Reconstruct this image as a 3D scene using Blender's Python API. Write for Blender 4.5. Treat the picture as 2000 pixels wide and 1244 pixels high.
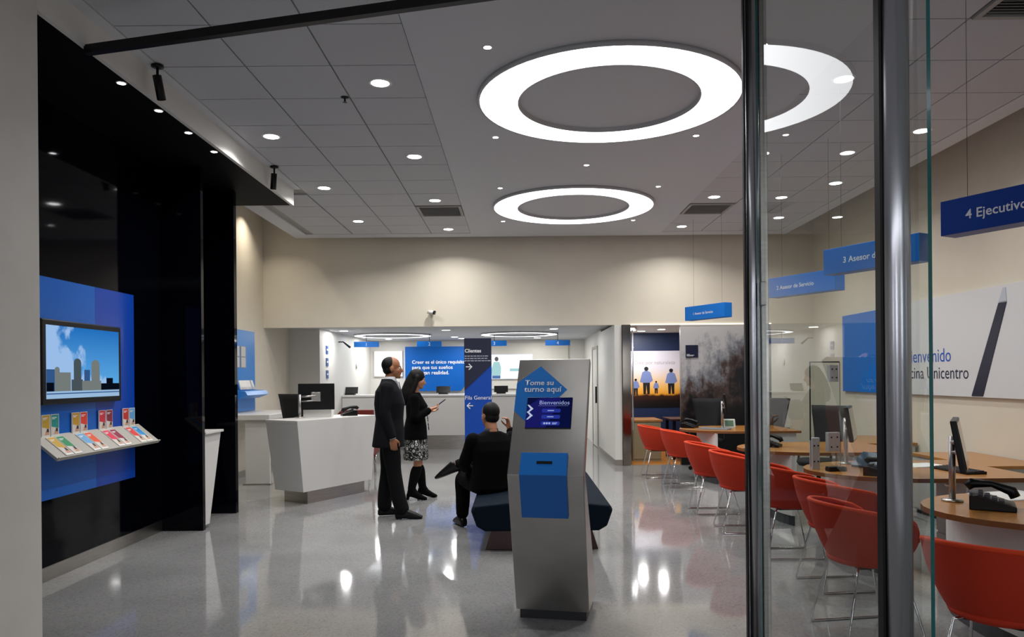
import bpy, bmesh, math, random
from mathutils import Vector, Matrix
for o in list(bpy.data.objects):
    bpy.data.objects.remove(o, do_unlink=True)
S = bpy.context.scene
C = S.collection
random.seed(7)
PI = math.pi
V = Vector

# ------------------------------------------------------------------ camera
cd = bpy.data.cameras.new('camera')
cam = bpy.data.objects.new('camera', cd)
C.objects.link(cam)
cam.location = (0, 0, 1.53)
cam.rotation_euler = (math.radians(90), math.radians(0.5), 0)
cd.sensor_width = 36.0
cd.lens = 1460 / 2000 * 36.0
cd.shift_x = -0.005
cd.shift_y = 0.0565
cd.clip_start = 0.05
cd.clip_end = 100
S.camera = cam
# ------------------------------------------------------------------ world, exposure
w = bpy.data.worlds.new('world')
S.world = w
w.use_nodes = True
w.node_tree.nodes['Background'].inputs[0].default_value = (0.60, 0.62, 0.70, 1)
w.node_tree.nodes['Background'].inputs[1].default_value = 0.12
S.view_settings.view_transform = 'Standard'
S.view_settings.look = 'None'
S.view_settings.gamma = 1
S.view_settings.use_curve_mapping = False
S.view_settings.exposure = 0.9
SPOT_W = 11          # main downlights
SMALL_W = 2.5         # small spots around the rings
BACK_W = 7.5          # downlights of the teller room
RING_E = 2.2         # emission of the big ceiling rings
def area_light(name, loc, size, size_y, power, color, rot=(0, 0, 0)):
    l = bpy.data.lights.new(name, 'AREA')
    l.shape = 'RECTANGLE'; l.size = size; l.size_y = size_y
    l.energy = power; l.color = color
    o = bpy.data.objects.new(name, l); C.objects.link(o)
    o.location = loc; o.rotation_euler = rot
    return o
# daylight-white lamp of the shopping arcade the photographer stands in
area_light('arcade_lamp', (0.0, -2.2, 3.75), 7.0, 1.6, 55, (0.93, 0.95, 1.0))
area_light('kiosk_sheen_lamp', (-0.12, 3.3, 3.84), 0.40, 1.2, 1.0, (0.97, 0.97, 1.0))  # added lamp, unseen, placed for the sheen on the kiosk's upper face

# ------------------------------------------------------------------ materials
def lin(c):
    if isinstance(c, str):
        c = [int(c[i:i + 2], 16) / 255 for i in (1, 3, 5)]
    return tuple((x / 12.92 if x <= 0.04045 else ((x + 0.055) / 1.055) ** 2.4) for x in c[:3])
MATS = {}
def mat(name, col, rough=0.5, metal=0.0, emit=0.0, noise=0.0, nscale=20.0, bump=0.0, bscale=60.0, coat=0.0, spec=0.5, stretch=None):
    if name in MATS:
        return MATS[name]
    m = bpy.data.materials.new(name); m.use_nodes = True
    nt = m.node_tree; b = nt.nodes['Principled BSDF']
    c = lin(col) + (1,)
    b.inputs['Base Color'].default_value = c
    b.inputs['Roughness'].default_value = rough
    b.inputs['Metallic'].default_value = metal
    b.inputs['Specular IOR Level'].default_value = spec
    if coat:
        b.inputs['Coat Weight'].default_value = coat
        b.inputs['Coat Roughness'].default_value = 0.03
    if emit:
        b.inputs['Emission Color'].default_value = c
        b.inputs['Emission Strength'].default_value = emit
    if noise or bump:
        tc = nt.nodes.new('ShaderNodeTexCoord')
        mp = nt.nodes.new('ShaderNodeMapping')
        if stretch: mp.inputs['Scale'].default_value = stretch
        nt.links.new(tc.outputs['Object'], mp.inputs[0])
    if noise:
        n = nt.nodes.new('ShaderNodeTexNoise'); n.inputs['Scale'].default_value = nscale
        n.inputs['Detail'].default_value = 5
        nt.links.new(mp.outputs[0], n.inputs['Vector'])
        r = nt.nodes.new('ShaderNodeMapRange')
        r.inputs[1].default_value = 0.3; r.inputs[2].default_value = 0.7
        r.inputs[3].default_value = 1 - noise; r.inputs[4].default_value = 1 + noise
        nt.links.new(n.outputs[0], r.inputs[0])
        mx = nt.nodes.new('ShaderNodeVectorMath'); mx.operation = 'SCALE'
        mx.inputs[0].default_value = c[:3]
        nt.links.new(r.outputs[0], mx.inputs['Scale'])
        nt.links.new(mx.outputs[0], b.inputs['Base Color'])
    if bump:
        n = nt.nodes.new('ShaderNodeTexNoise'); n.inputs['Scale'].default_value = bscale
        nt.links.new(mp.outputs[0], n.inputs['Vector'])
        bp = nt.nodes.new('ShaderNodeBump'); bp.inputs['Strength'].default_value = bump
        bp.inputs['Distance'].default_value = 0.01
        nt.links.new(n.outputs[0], bp.inputs['Height'])
        nt.links.new(bp.outputs[0], b.inputs['Normal'])
    MATS[name] = m
    return m
def emis(name, col, s):
    if name in MATS: return MATS[name]
    m = bpy.data.materials.new(name); m.use_nodes = True
    nt = m.node_tree; nt.nodes.remove(nt.nodes['Principled BSDF'])
    e = nt.nodes.new('ShaderNodeEmission')
    e.inputs[0].default_value = lin(col) + (1,); e.inputs[1].default_value = s
    nt.links.new(e.outputs[0], nt.nodes['Material Output'].inputs[0])
    MATS[name] = m
    return m

M_cream = mat('cream_paint', '#d8d0bf', 0.6, noise=0.02, nscale=3, bump=0.03, bscale=150)
M_white = mat('white_paint', '#d8d6d0', 0.55, bump=0.02, bscale=120)
M_ceil = mat('ceiling_gypsum', '#c7c9cd', 0.8, bump=0.02, bscale=200)
M_tile = mat('ceiling_tile_fibre', '#bfc0c3', 0.9, noise=0.04, nscale=90, bump=0.15, bscale=300)
M_tbar = mat('ceiling_grid', '#9b9894', 0.7)
M_grey = mat('grey_render', '#cfccc6', 0.6, noise=0.03, nscale=4)
M_black = mat('black_lacquer', '#03040a', 0.05, spec=0.10)
M_blacksoff = mat('black_soffit', '#040508', 0.6, spec=0.08)
M_steel = mat('brushed_steel', '#b9b5ae', 0.28, metal=1.0, noise=0.10, nscale=5, bump=0.04, bscale=30, stretch=(1, 1, 14))
M_steel2 = mat('kiosk_steel', '#b9b6b1', 0.27, metal=1.0, noise=0.06, nscale=5, bump=0.012, bscale=9, stretch=(1, 1, 1.5))
M_tube = mat('polished_tube', '#cfcfd4', 0.25, metal=1.0)
M_chrome = mat('chrome', '#d8d8d8', 0.06, metal=1.0)
M_darkmetal = mat('dark_metal', '#1b1a1c', 0.4, metal=0.5)
M_plastic = mat('black_plastic', '#07080a', 0.35, spec=0.3)
M_softblack = mat('black_mesh_fabric', '#0a0c10', 0.8, bump=0.2, bscale=400)
M_corian = mat('white_solid_surface', '#cfcdca', 0.35, noise=0.01, nscale=200)
M_wood = mat('oak_laminate', '#a8702f', 0.32, noise=0.16, nscale=6, stretch=(1, 9, 1), coat=0.2)
M_woodedge = mat('oak_edge', '#7a4a20', 0.5)
M_woodfloor = mat('oak_floor', '#b9772b', 0.3, noise=0.15, nscale=5, stretch=(1, 10, 1))
M_darkwood = mat('dark_red_wood', '#3c170f', 0.4, noise=0.2, nscale=8, stretch=(6, 1, 1))
M_blue = mat('sign_blue', '#0670cc', 0.4, spec=0.3)
M_blue2 = mat('deep_sign_blue', '#1148aa', 0.4, spec=0.3)
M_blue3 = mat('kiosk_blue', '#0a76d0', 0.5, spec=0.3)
M_blue4 = mat('sign_blue_dark', '#093a92', 0.4, spec=0.3)
M_navy = mat('navy', '#0a1130', 0.3)
M_navywall = mat('navy_paint', '#15284e', 0.45)
M_letter = mat('white_lettering', '#e8eaee', 0.5)
M_red = mat('red_felt', '#b42a06', 0.85, noise=0.08, nscale=150, bump=0.15, bscale=500)
M_redseat = mat('dark_red_leather', '#6e1f17', 0.5)
M_benchfab = mat('midnight_blue_fabric', '#061320', 0.9, spec=0.15, noise=0.15, nscale=200, bump=0.2, bscale=400)
M_paper = mat('paper', '#e6e5e0', 0.6)
M_lamp = emis('lamp_lens', '#fdfdff', 14.0)
M_lampback = emis('back_lamp_lens', '#fdfdff', 9.0)
M_ring = emis('ring_diffuser', '#fbfdff', RING_E)

def floor_mat():
    m = bpy.data.materials.new('polished_terrazzo'); m.use_nodes = True
    nt = m.node_tree; b = nt.nodes['Principled BSDF']
    tc = nt.nodes.new('ShaderNodeTexCoord')
    n1 = nt.nodes.new('ShaderNodeTexNoise'); n1.inputs['Scale'].default_value = 1.3; n1.inputs['Detail'].default_value = 4
    n2 = nt.nodes.new('ShaderNodeTexVoronoi'); n2.inputs['Scale'].default_value = 90
    n3 = nt.nodes.new('ShaderNodeTexNoise'); n3.inputs['Scale'].default_value = 160
    for n in (n1, n2, n3): nt.links.new(tc.outputs['Object'], n.inputs['Vector'])
    cr = nt.nodes.new('ShaderNodeValToRGB')
    cr.color_ramp.elements[0].position = 0.3; cr.color_ramp.elements[0].color = lin('#7b7a79') + (1,)
    cr.color_ramp.elements[1].position = 0.75; cr.color_ramp.elements[1].color = lin('#8b8a89') + (1,)
    nt.links.new(n1.outputs[0], cr.inputs[0])
    mx = nt.nodes.new('ShaderNodeMix'); mx.data_type = 'RGBA'; mx.blend_type = 'OVERLAY'
    mx.inputs[0].default_value = 0.22
    nt.links.new(cr.outputs[0], mx.inputs[6]); nt.links.new(n2.outputs['Color'], mx.inputs[7])
    bw = nt.nodes.new('ShaderNodeHueSaturation'); bw.inputs['Saturation'].default_value = 0.25
    nt.links.new(mx.outputs[2], bw.inputs['Color'])
    nt.links.new(bw.outputs[0], b.inputs['Base Color'])
    b.inputs['Roughness'].default_value = 0.07
    b.inputs['Specular IOR Level'].default_value = 0.75
    bp = nt.nodes.new('ShaderNodeBump'); bp.inputs['Strength'].default_value = 0.004; bp.inputs['Distance'].default_value = 0.01
    n4 = nt.nodes.new('ShaderNodeTexNoise'); n4.inputs['Scale'].default_value = 3.0
    nt.links.new(tc.outputs['Object'], n4.inputs['Vector'])
    nt.links.new(n4.outputs[0], bp.inputs['Height']); nt.links.new(bp.outputs[0], b.inputs['Normal'])
    return m
M_floor = floor_mat()

def glass_mat(name, tint, strength=1.8):
    m = bpy.data.materials.new(name); m.use_nodes = True
    nt = m.node_tree; nt.nodes.remove(nt.nodes['Principled BSDF'])
    t = nt.nodes.new('ShaderNodeBsdfTransparent'); t.inputs[0].default_value = tint + (1,)
    g = nt.nodes.new('ShaderNodeBsdfGlossy'); g.inputs['Roughness'].default_value = 0.0
    fr = nt.nodes.new('ShaderNodeFresnel'); fr.inputs[0].default_value = 1.5
    geo = nt.nodes.new('ShaderNodeNewGeometry')
    mu = nt.nodes.new('ShaderNodeMath'); mu.operation = 'MULTIPLY'; mu.inputs[1].default_value = strength
    nt.links.new(fr.outputs[0], mu.inputs[0])
    sb = nt.nodes.new('ShaderNodeMath'); sb.operation = 'SUBTRACT'; sb.inputs[0].default_value = 1
    nt.links.new(geo.outputs['Backfacing'], sb.inputs[1])
    m2 = nt.nodes.new('ShaderNodeMath'); m2.operation = 'MULTIPLY'; m2.use_clamp = True
    nt.links.new(mu.outputs[0], m2.inputs[0]); nt.links.new(sb.outputs[0], m2.inputs[1])
    mix = nt.nodes.new('ShaderNodeMixShader')
    nt.links.new(m2.outputs[0], mix.inputs[0]); nt.links.new(t.outputs[0], mix.inputs[1]); nt.links.new(g.outputs[0], mix.inputs[2])
    nt.links.new(mix.outputs[0], nt.nodes['Material Output'].inputs[0])
    return m
M_glass = glass_mat('clear_glass', (0.93, 0.96, 0.95), 1.35)
M_glassedge = mat('glass_edge_green', '#0a5a58', 0.15, coat=0.5)

# ------------------------------------------------------------------ mesh helpers
class MB:
    def __init__(self):
        self.v = []; self.f = []; self.m = []; self.s = []
    def add(self, vs, fs, mi=0, sm=False):
        o = len(self.v); self.v += [tuple(p) for p in vs]
        for f in fs:
            self.f.append([i + o for i in f]); self.m.append(mi); self.s.append(sm)
        return self
    def box(self, x0, x1, y0, y1, z0, z1, mi=0):
        vs = [(x, y, z) for z in (z0, z1) for y in (y0, y1) for x in (x0, x1)]
        return self.add(vs, [(0, 2, 3, 1), (4, 5, 7, 6), (0, 1, 5, 4), (2, 6, 7, 3), (0, 4, 6, 2), (1, 3, 7, 5)], mi)
    def obox(self, o, a, b, c, mi=0):
        """box from a corner o and three edge vectors"""
        o, a, b, c = V(o), V(a), V(b), V(c)
        vs = [o, o + a, o + b, o + a + b, o + c, o + a + c, o + b + c, o + a + b + c]
        fs = [(0, 2, 3, 1), (4, 5, 7, 6), (0, 1, 5, 4), (2, 6, 7, 3), (0, 4, 6, 2), (1, 3, 7, 5)]
        if a.cross(b).dot(c) < 0: fs = [f[::-1] for f in fs]
        return self.add(vs, fs, mi)
    def prism(self, poly, ext, mi=0, mi_side=None):
        """closed prism: polygon (3-D points) extruded by vector ext"""
        ext = V(ext); p = [V(q) for q in poly]; n = len(p)
        nrm = V((0, 0, 0))
        for i in range(n): nrm += p[i].cross(p[(i + 1) % n])
        if nrm.dot(ext) > 0: p = p[::-1]
        vs = p + [q + ext for q in p]
        ms = mi if mi_side is None else mi_side
        self.add(vs, [list(range(n)), list(range(2 * n - 1, n - 1, -1))], mi)
        o = len(self.v) - 2 * n
        for i in range(n):
            j = (i + 1) % n
            self.f.append([o + i, o + n + i, o + n + j, o + j]); self.m.append(ms); self.s.append(False)
        return self
    def loft(self, rings, mi=0, sm=True, cap=True, closed=True):
        n = len(rings[0]); o = len(self.v)
        for r in rings: self.v += [tuple(p) for p in r]
        for k in range(len(rings) - 1):
            for i in range(n if closed else n - 1):
                j = (i + 1) % n
                self.f.append([o + k * n + i, o + k * n + j, o + (k + 1) * n + j, o + (k + 1) * n + i]); self.m.append(mi); self.s.append(sm)
        if cap:
            self.f.append([o + i for i in range(n - 1, -1, -1)]); self.m.append(mi); self.s.append(False)
            e = o + (len(rings) - 1) * n
            self.f.append([e + i for i in range(n)]); self.m.append(mi); self.s.append(False)
        return self
    def tube(self, pts, r, n=10, mi=0, closed=False):
        pts = [V(p) for p in pts]; k = len(pts)
        rs = r if isinstance(r, (list, tuple)) else [r] * k
        rings = []; prev = None
        for i in range(k):
            if closed: t = pts[(i + 1) % k] - pts[i - 1]
            elif i == 0: t = pts[1] - pts[0]
            elif i == k - 1: t = pts[-1] - pts[-2]
            else: t = (pts[i + 1] - pts[i]).normalized() + (pts[i] - pts[i - 1]).normalized()
            t.normalize()
            if prev is None:
                ref = V((0, 0, 1)) if abs(t.z) < 0.9 else V((1, 0, 0))
                a = ref.cross(t).normalized()
            else:
                a = (prev - t * prev.dot(t)).normalized()
            prev = a; b = t.cross(a)
            rings.append([pts[i] + (a * math.cos(2 * PI * q / n) + b * math.sin(2 * PI * q / n)) * rs[i] for q in range(n)])
        if closed: rings.append(rings[0])
        return self.loft(rings, mi, True, not closed)
    def lathe(self, prof, c=(0, 0, 0), n=24, mi=0, cap=True):
        rings = [[(c[0] + r * math.cos(2 * PI * i / n), c[1] + r * math.sin(2 * PI * i / n), c[2] + z) for i in range(n)] for r, z in prof]
        return self.loft(rings, mi, True, cap)
    def ell(self, c, r, n=12, m=8, mi=0, axes=None):
        c = V(c); ax = axes or (V((1, 0, 0)), V((0, 1, 0)), V((0, 0, 1)))
        rings = []
        for k in range(m + 1):
            a = -PI / 2 + PI * k / m; ca = max(math.cos(a), 0.02)
            rings.append([c + ax[0] * r[0] * ca * math.cos(2 * PI * i / n) + ax[1] * r[1] * ca * math.sin(2 * PI * i / n) + ax[2] * r[2] * math.sin(a) for i in range(n)])
        return self.loft(rings, mi)
    def build(self, name, mats, parent=None, bevel=0.0, bseg=2, loc=None):
        me = bpy.data.meshes.new(name)
        me.from_pydata(self.v, [], self.f)
        if not isinstance(mats, (list, tuple)): mats = [mats]
        for m in mats: me.materials.append(m)
        for p, mi, s in zip(me.polygons, self.m, self.s):
            p.material_index = mi; p.use_smooth = s
        me.update()
        o = bpy.data.objects.new(name, me); C.objects.link(o)
        if parent is not None: o.parent = parent
        if loc is not None: o.location = loc
        if bevel:
            b = o.modifiers.new('bevel', 'BEVEL'); b.width = bevel; b.segments = bseg; b.limit_method = 'ANGLE'; b.angle_limit = 0.7
        return o
def tag(o, label=None, cat=None, group=None, kind=None):
    if label: o['label'] = label
    if cat: o['category'] = cat
    if group: o['group'] = group
    if kind: o['kind'] = kind
    return o
def thing(name, label, cat, loc=(0, 0, 0), rz=0.0, group=None):
    o = bpy.data.objects.new(name, None); C.objects.link(o)
    o.empty_display_size = 0.1
    o.location = loc; o.rotation_euler = (0, 0, rz)
    return tag(o, label, cat, group)
def struct(name, mb, mats, label=None, bevel=0.0):
    o = mb.build(name, mats, bevel=bevel); o['kind'] = 'structure'
    if label: o['label'] = label
    return o
def copy_thing(root, loc, rz=None, label=None, group=None):
    r = root.copy(); C.objects.link(r); r.location = loc
    if rz is not None: r.rotation_euler = (0, 0, rz)
    if label: r['label'] = label
    if group: r['group'] = group
    for ch in list(root.children):
        c = ch.copy(); C.objects.link(c); c.parent = r
        for g in list(ch.children):
            d = g.copy(); C.objects.link(d); d.parent = c
    return r
def box(name, x0, x1, y0, y1, z0, z1, m, parent=None, bevel=0.0):
    return MB().box(x0, x1, y0, y1, z0, z1).build(name, m, parent, bevel)
def text(parent, s, m, origin, r, n, up=(0, 0, 1), width=None, size=None, align='LEFT', ext=0.001, name='lettering', bold=0.0):
    cu = bpy.data.curves.new('t', 'FONT'); cu.body = s; cu.size = 1.0
    cu.extrude = 0.0; cu.resolution_u = 3; cu.align_x = align; cu.offset = bold
    t = bpy.data.objects.new('t', cu); C.objects.link(t)
    bpy.context.view_layer.update()
    me = bpy.data.meshes.new_from_object(t)
    bpy.data.objects.remove(t, do_unlink=True)
    xs = [v.co.x for v in me.vertices]
    wd = max(xs) - min(xs)
    sc = width / wd if width else size
    if width and size: sx, sy = width / wd, size
    else: sx = sy = sc
    r, n, up = V(r).normalized(), V(n).normalized(), V(up).normalized()
    o0 = V(origin) + n * ext
    for v in me.vertices:
        v.co = o0 + r * (v.co.x * sx) + up * (v.co.y * sy)
    me.materials.clear(); me.materials.append(m)
    o = bpy.data.objects.new(name, me); C.objects.link(o)
    if parent is not None: o.parent = parent
    return o
def flat(mb, o, r, u, n, pts, mi=0, lift=0.001, th=0.0):
    """flat printed polygon on a face with origin o and axes r, u"""
    o, r, u, n = V(o), V(r), V(u), V(n)
    p = [o + r * a + u * b + n * lift for a, b in pts]
    nn = V((0, 0, 0))
    for i in range(len(p)): nn += (p[i] - o).cross(p[(i + 1) % len(p)] - o)
    if nn.dot(n) < 0: p = p[::-1]
    mb.add(p, [list(range(len(p)))], mi)
ORD = ['nearest', 'second', 'third', 'fourth', 'fifth', 'sixth', 'seventh', 'eighth']
# ================================================================== SETTING
CZ = 3.87                                  # main ceiling height
struct('floor', MB().box(-6, 7, -4, 20, -0.1, 0), M_floor)
struct('floor_meeting_room', MB().box(1.95, 5.05, 12.78, 15.4, 0, 0.004), M_woodfloor)
struct('wall_back', MB().box(-4.45, 5.2, 12.70, 12.85, 2.39, 4.4).box(4.32, 5.05, 12.70, 12.85, 0, 2.39), M_cream)
struct('wall_left', MB().box(-4.45, -4.3, 9.2, 14.1, 0, 4.4).box(-4.45, -4.3, 2.6, 9.2, 0, 4.4), M_cream)
struct('wall_right', MB().box(5.05, 5.2, 1.5, 12.85, 0, 4.4), M_cream)
struct('wall_teller_left', MB().box(-4.45, -3.72, 14.1, 19.0, 0, 2.6), M_white)
struct('wall_teller_back', MB().box(-3.72, 1.72, 19.0, 19.1, 0, 2.6), M_white)
struct('wall_teller_right', MB().box(1.66, 1.78, 12.70, 15.3, 0, 2.39).box(1.72, 1.95, 15.3, 19.1, 0, 2.6)
       .box(1.78, 1.95, 12.9, 15.4, 0, 2.39), M_white)
struct('wall_meeting_back', MB().box(1.95, 5.2, 15.4, 15.5, 0, 2.6), M_navywall)
struct('wall_meeting_right', MB().box(5.05, 5.2, 12.85, 15.4, 0, 2.6), M_white)
struct('baseboard_right', MB().box(5.03, 5.05, 1.5, 12.7, 0, 0.1), M_steel)
struct('baseboard_left', MB().box(-4.3, -4.285, 9.3, 14.1, 0, 0.1).box(-4.3, -3.7, 14.085, 14.1, 0, 0.1), M_steel)
struct('baseboard_teller_right', MB().box(1.645, 1.66, 12.69, 15.3, 0, 0.1).box(1.645, 1.78, 12.685, 12.70, 0, 0.1), M_steel)
struct('ceiling_teller', MB().box(-4.45, 1.95, 12.85, 19.1, 2.46, 2.56), M_ceil)
struct('ceiling_meeting', MB().box(1.95, 5.2, 12.85, 15.5, 2.40, 2.50), M_ceil)
struct('ceiling_upper_slab', MB().box(-4.45, 5.2, 2.6, 12.85, 4.4, 4.5), mat('slab', '#8a857c', 0.9))
# arcade the photographer stands in
struct('ceiling_arcade', MB().box(-6, 7, -4, 2.6, CZ, 4.0), M_ceil)
struct('wall_arcade_back', MB().box(-6.1, 7.1, -4.1, -4.0, 0, 4.0), M_grey)
struct('wall_arcade_left', MB().box(-6.1, -6.0, -4.0, 4.3, 0, 4.0).box(-6.0, -3.4, 4.2, 4.3, 0, 4.4), M_grey)
struct('wall_arcade_right', MB().box(7.0, 7.1, -4.0, 2.0, 0, 4.0).box(5.2, 7.0, 1.5, 1.6, 0, 4.4), M_grey)
# glowing panels added out of view for bright streaks in the door tubes
for k, x in enumerate((-4.6, -1.0, 3.6)):
    d = thing('window_%d' % (k + 1), 'unseen glowing panel added for reflections in the door tubes', None, (x, -4.0, 0.3)); d['kind'] = 'structure'
    box('glow_sheet', 0, 0.6, 0.0, 0.01, 0, 2.7, emis('added_panel_glow', '#eef2ff', 2.4), d)
    for a in ((-0.06, 0.0), (0.6, 0.66)): box('window_frame', a[0], a[1], 0, 0.05, -0.3, 2.8, M_darkmetal, d)
struct('wall_entrance_left', MB().box(-3.4, -2.74, 2.5, 4.3, 0, 4.4), M_grey, bevel=0.006)
struct('trim_1', MB().obox((-2.76, 4.79, 3.625), (3.98, -1.01, 0), (0.012, 0.045, 0), (0, 0, 0.055)), M_darkmetal,
       'black metal head rail of the shop front under the ceiling')

# main ceiling: gypsum boards with inset fibre tiles
g = MB()
g.box(-0.74, 2.38, 2.6, 12.5, CZ, 3.95)
g.box(-2.75, -0.74, 2.6, 4.30, CZ, 3.95).box(2.38, 4.5, 2.6, 4.30, CZ, 3.95)
g.box(-2.75, -2.66, 4.30, 9.27, CZ, 3.95)
g.box(-3.68, -3.43, 9.27, 12.5, CZ, 3.95)
g.box(4.30, 4.50, 4.30, 12.5, CZ, 3.95)
g.box(-3.43, -0.74, 12.2, 12.5, CZ, 3.95).box(2.38, 4.30, 12.2, 12.5, CZ, 3.95)
g.box(-3.43, -0.74, 4.30, 12.2, 3.895, 3.95, 1).box(2.38, 4.30, 4.30, 12.2, 3.895, 3.95, 1)
ceiling = struct('ceiling', g, [M_ceil, M_tbar])
tile_me = None
VENTS = []
def tile(x0, y0, x1, y1):
    global tile_me
    cx, cy = (x0 + x1) / 2, (y0 + y1) / 2
    if tile_me is None:
        hx, hy = 0.64 / 2 - 0.006, 0.6585 / 2 - 0.006
        tile_me = MB().box(-hx, hx, -hy, hy, 0, 0.018)
        o = tile_me.build('ceiling_tile', M_tile, ceiling); tile_me = o.data
    else:
        o = bpy.data.objects.new('ceiling_tile', tile_me); C.objects.link(o); o.parent = ceiling
    o.location = (cx, cy, 3.8765)
TY = [4.30 + 0.6585 * k for k in range(13)]
def vent(x0, y0):
    m = MB(); x1, y1 = x0 + 0.64, y0 + 0.6585
    m.box(x0 + .01, x1 - .01, y0 + .01, y1 - .01, 3.884, 3.895)
    for k in range(14):
        yy = y0 + 0.07 + k * 0.037
        m.obox((x0 + .06, yy, 3.866), (0.52, 0, 0), (0, 0.022, 0.014), (0, 0.002, -0.003), 1)
    m.box(x0 + .01, x0 + .05, y0 + .01, y1 - .01, 3.862, 3.885, 1).box(x1 - .05, x1 - .01, y0 + .01, y1 - .01, 3.862, 3.885, 1)
    m.box(x0 + .05, x1 - .05, y0 + .01, y0 + .05, 3.862, 3.885, 1).box(x0 + .05, x1 - .05, y1 - .05, y1 - .01, 3.862, 3.885, 1)
    return m
vent_spots = {(-1.38, 9): 'grey louvred air grille in the left ceiling tiles',
              (2.38, 9): 'grey louvred air grille beside the far ceiling ring on the right',
              (3.02, 0): 'grey louvred air grille in the near right ceiling tiles'}
for k in range(12):
    for x0 in (-2.66, -2.02, -1.38, 2.38, 3.02, 3.66):
        if (x0, k) in vent_spots:
            o = vent(x0, TY[k]).build('air_vent', [mat('vent_dark', '#3a3936', 0.8), mat('vent_grey', '#9a9895', 0.6)])
            tag(o, vent_spots[(x0, k)], 'vent', 'ceiling air grilles')
            continue
        tile(x0, TY[k], x0 + 0.64, TY[k + 1])
    if k >= 8: tile(-3.31, TY[k], -2.67, TY[k + 1])

# dark wall volume at the left
struct('wall_dark', MB().box(-3.75, -3.6, 4.3, 9.2, 0.11, 3.68).box(-4.3, -3.75, 9.0, 9.2, 0, 3.68), M_black)
struct('baseboard_dark_wall', MB().box(-3.74, -3.592, 4.3, 9.0, 0, 0.11), M_steel)
struct('ceiling_dark_soffit', MB().box(-4.3, -2.785, 4.3, 9.27, 3.675, 3.76), M_blacksoff)
struct('trim_2', MB().box(-2.785, -2.75, 2.6, 9.27, 3.67, 3.96), M_white, 'white bulkhead edge above the dark wall')
struct('wall_dark_fin_1', MB().box(-3.6, -3.18, 7.54, 7.60, 0.0, 3.675), M_black)
struct('wall_dark_fin_2', MB().box(-3.6, -3.21, 8.50, 8.58, 0.0, 3.675), M_black)

# glass entrance door, standing open towards the camera
d = thing('door_1', 'open glass entrance door with full-height steel tube handle', None, (1.235, 3.84, 0))
d['kind'] = 'structure'
p = MB()
x0, x1, y0, y1, z0, z1 = -0.006, 0.006, -1.61, -0.03, 0.015, 3.58
vs = [(x, y, z) for z in (z0, z1) for y in (y0, y1) for x in (x0, x1)]
p.add(vs, [(0, 4, 6, 2), (1, 3, 7, 5)], 0)
p.add(vs, [(0, 2, 3, 1), (4, 5, 7, 6), (0, 1, 5, 4), (2, 6, 7, 3)], 1)
p.build('glass_pane', [M_glass, M_glassedge], d)
MB().lathe([(0.046, 0.0), (0.046, 3.6)], (-0.014, -1.43, 0.01), 32).build('tube_handle', M_tube, d)
MB().box(-0.068, -0.060, -1.445, -1.41, 0.02, 3.6).build('handle_gasket', M_darkmetal, d)
MB().lathe([(0.034, 0.0), (0.034, 3.62)], (-0.012, 0.02, 0.0), 24).build('pivot_post', M_tube, d)
MB().box(0.022, 0.062, 0.0, 0.03, 0, 3.62).build('jamb_profile', M_steel, d, 0.004)
MB().box(-0.060, -0.050, 0.0, 0.03, 0, 3.62).build('jamb_profile', M_darkmetal, d, 0.003)
MB().box(0.005, 0.035, -0.05, -0.01, 1.88, 2.0).build('latch_plate', M_steel, d, 0.003)

# steel post and light strip of the meeting room opening
t = MB().box(1.785, 1.93, 12.66, 12.80, 0, 2.39).build('door_frame_post', mat('bronze_mirror', '#8d857a', 0.12, metal=1.0), None, 0.006)
t.name = 'trim_3'; tag(t, 'polished bronze-grey steel post at the meeting room opening', kind='structure')
hnd = MB().tube([(1.95, 12.62, 0.6), (1.95, 12.62, 2.3)], 0.016, 12).build('pull_bar', M_tube, t)
struct('trim_4', MB().box(1.93, 4.32, 12.68, 12.70, 2.383, 2.397), emis('led_strip', '#fff4dc', 1.2), 'thin lit strip along the soffit edge')

# door in the teller corridor
d = thing('door_2', 'pale corridor door with steel frame and vertical pull handle', None, (1.72, 15.75, 0)); d['kind'] = 'structure'
box('door_leaf', -0.03, -0.01, -0.02, 0.9, 0.01, 2.1, M_white, d)
box('door_frame', -0.045, -0.0, -0.10, -0.03, 0, 2.16, M_steel, d)
box('door_frame', -0.045, -0.0, 0.91, 0.98, 0, 2.16, M_steel, d)
box('door_frame', -0.045, -0.0, -0.03, 0.91, 2.1, 2.16, M_steel, d)
box('door_handle', -0.07, -0.03, 0.05, 0.08, 0.95, 1.3, M_darkmetal, d)

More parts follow.
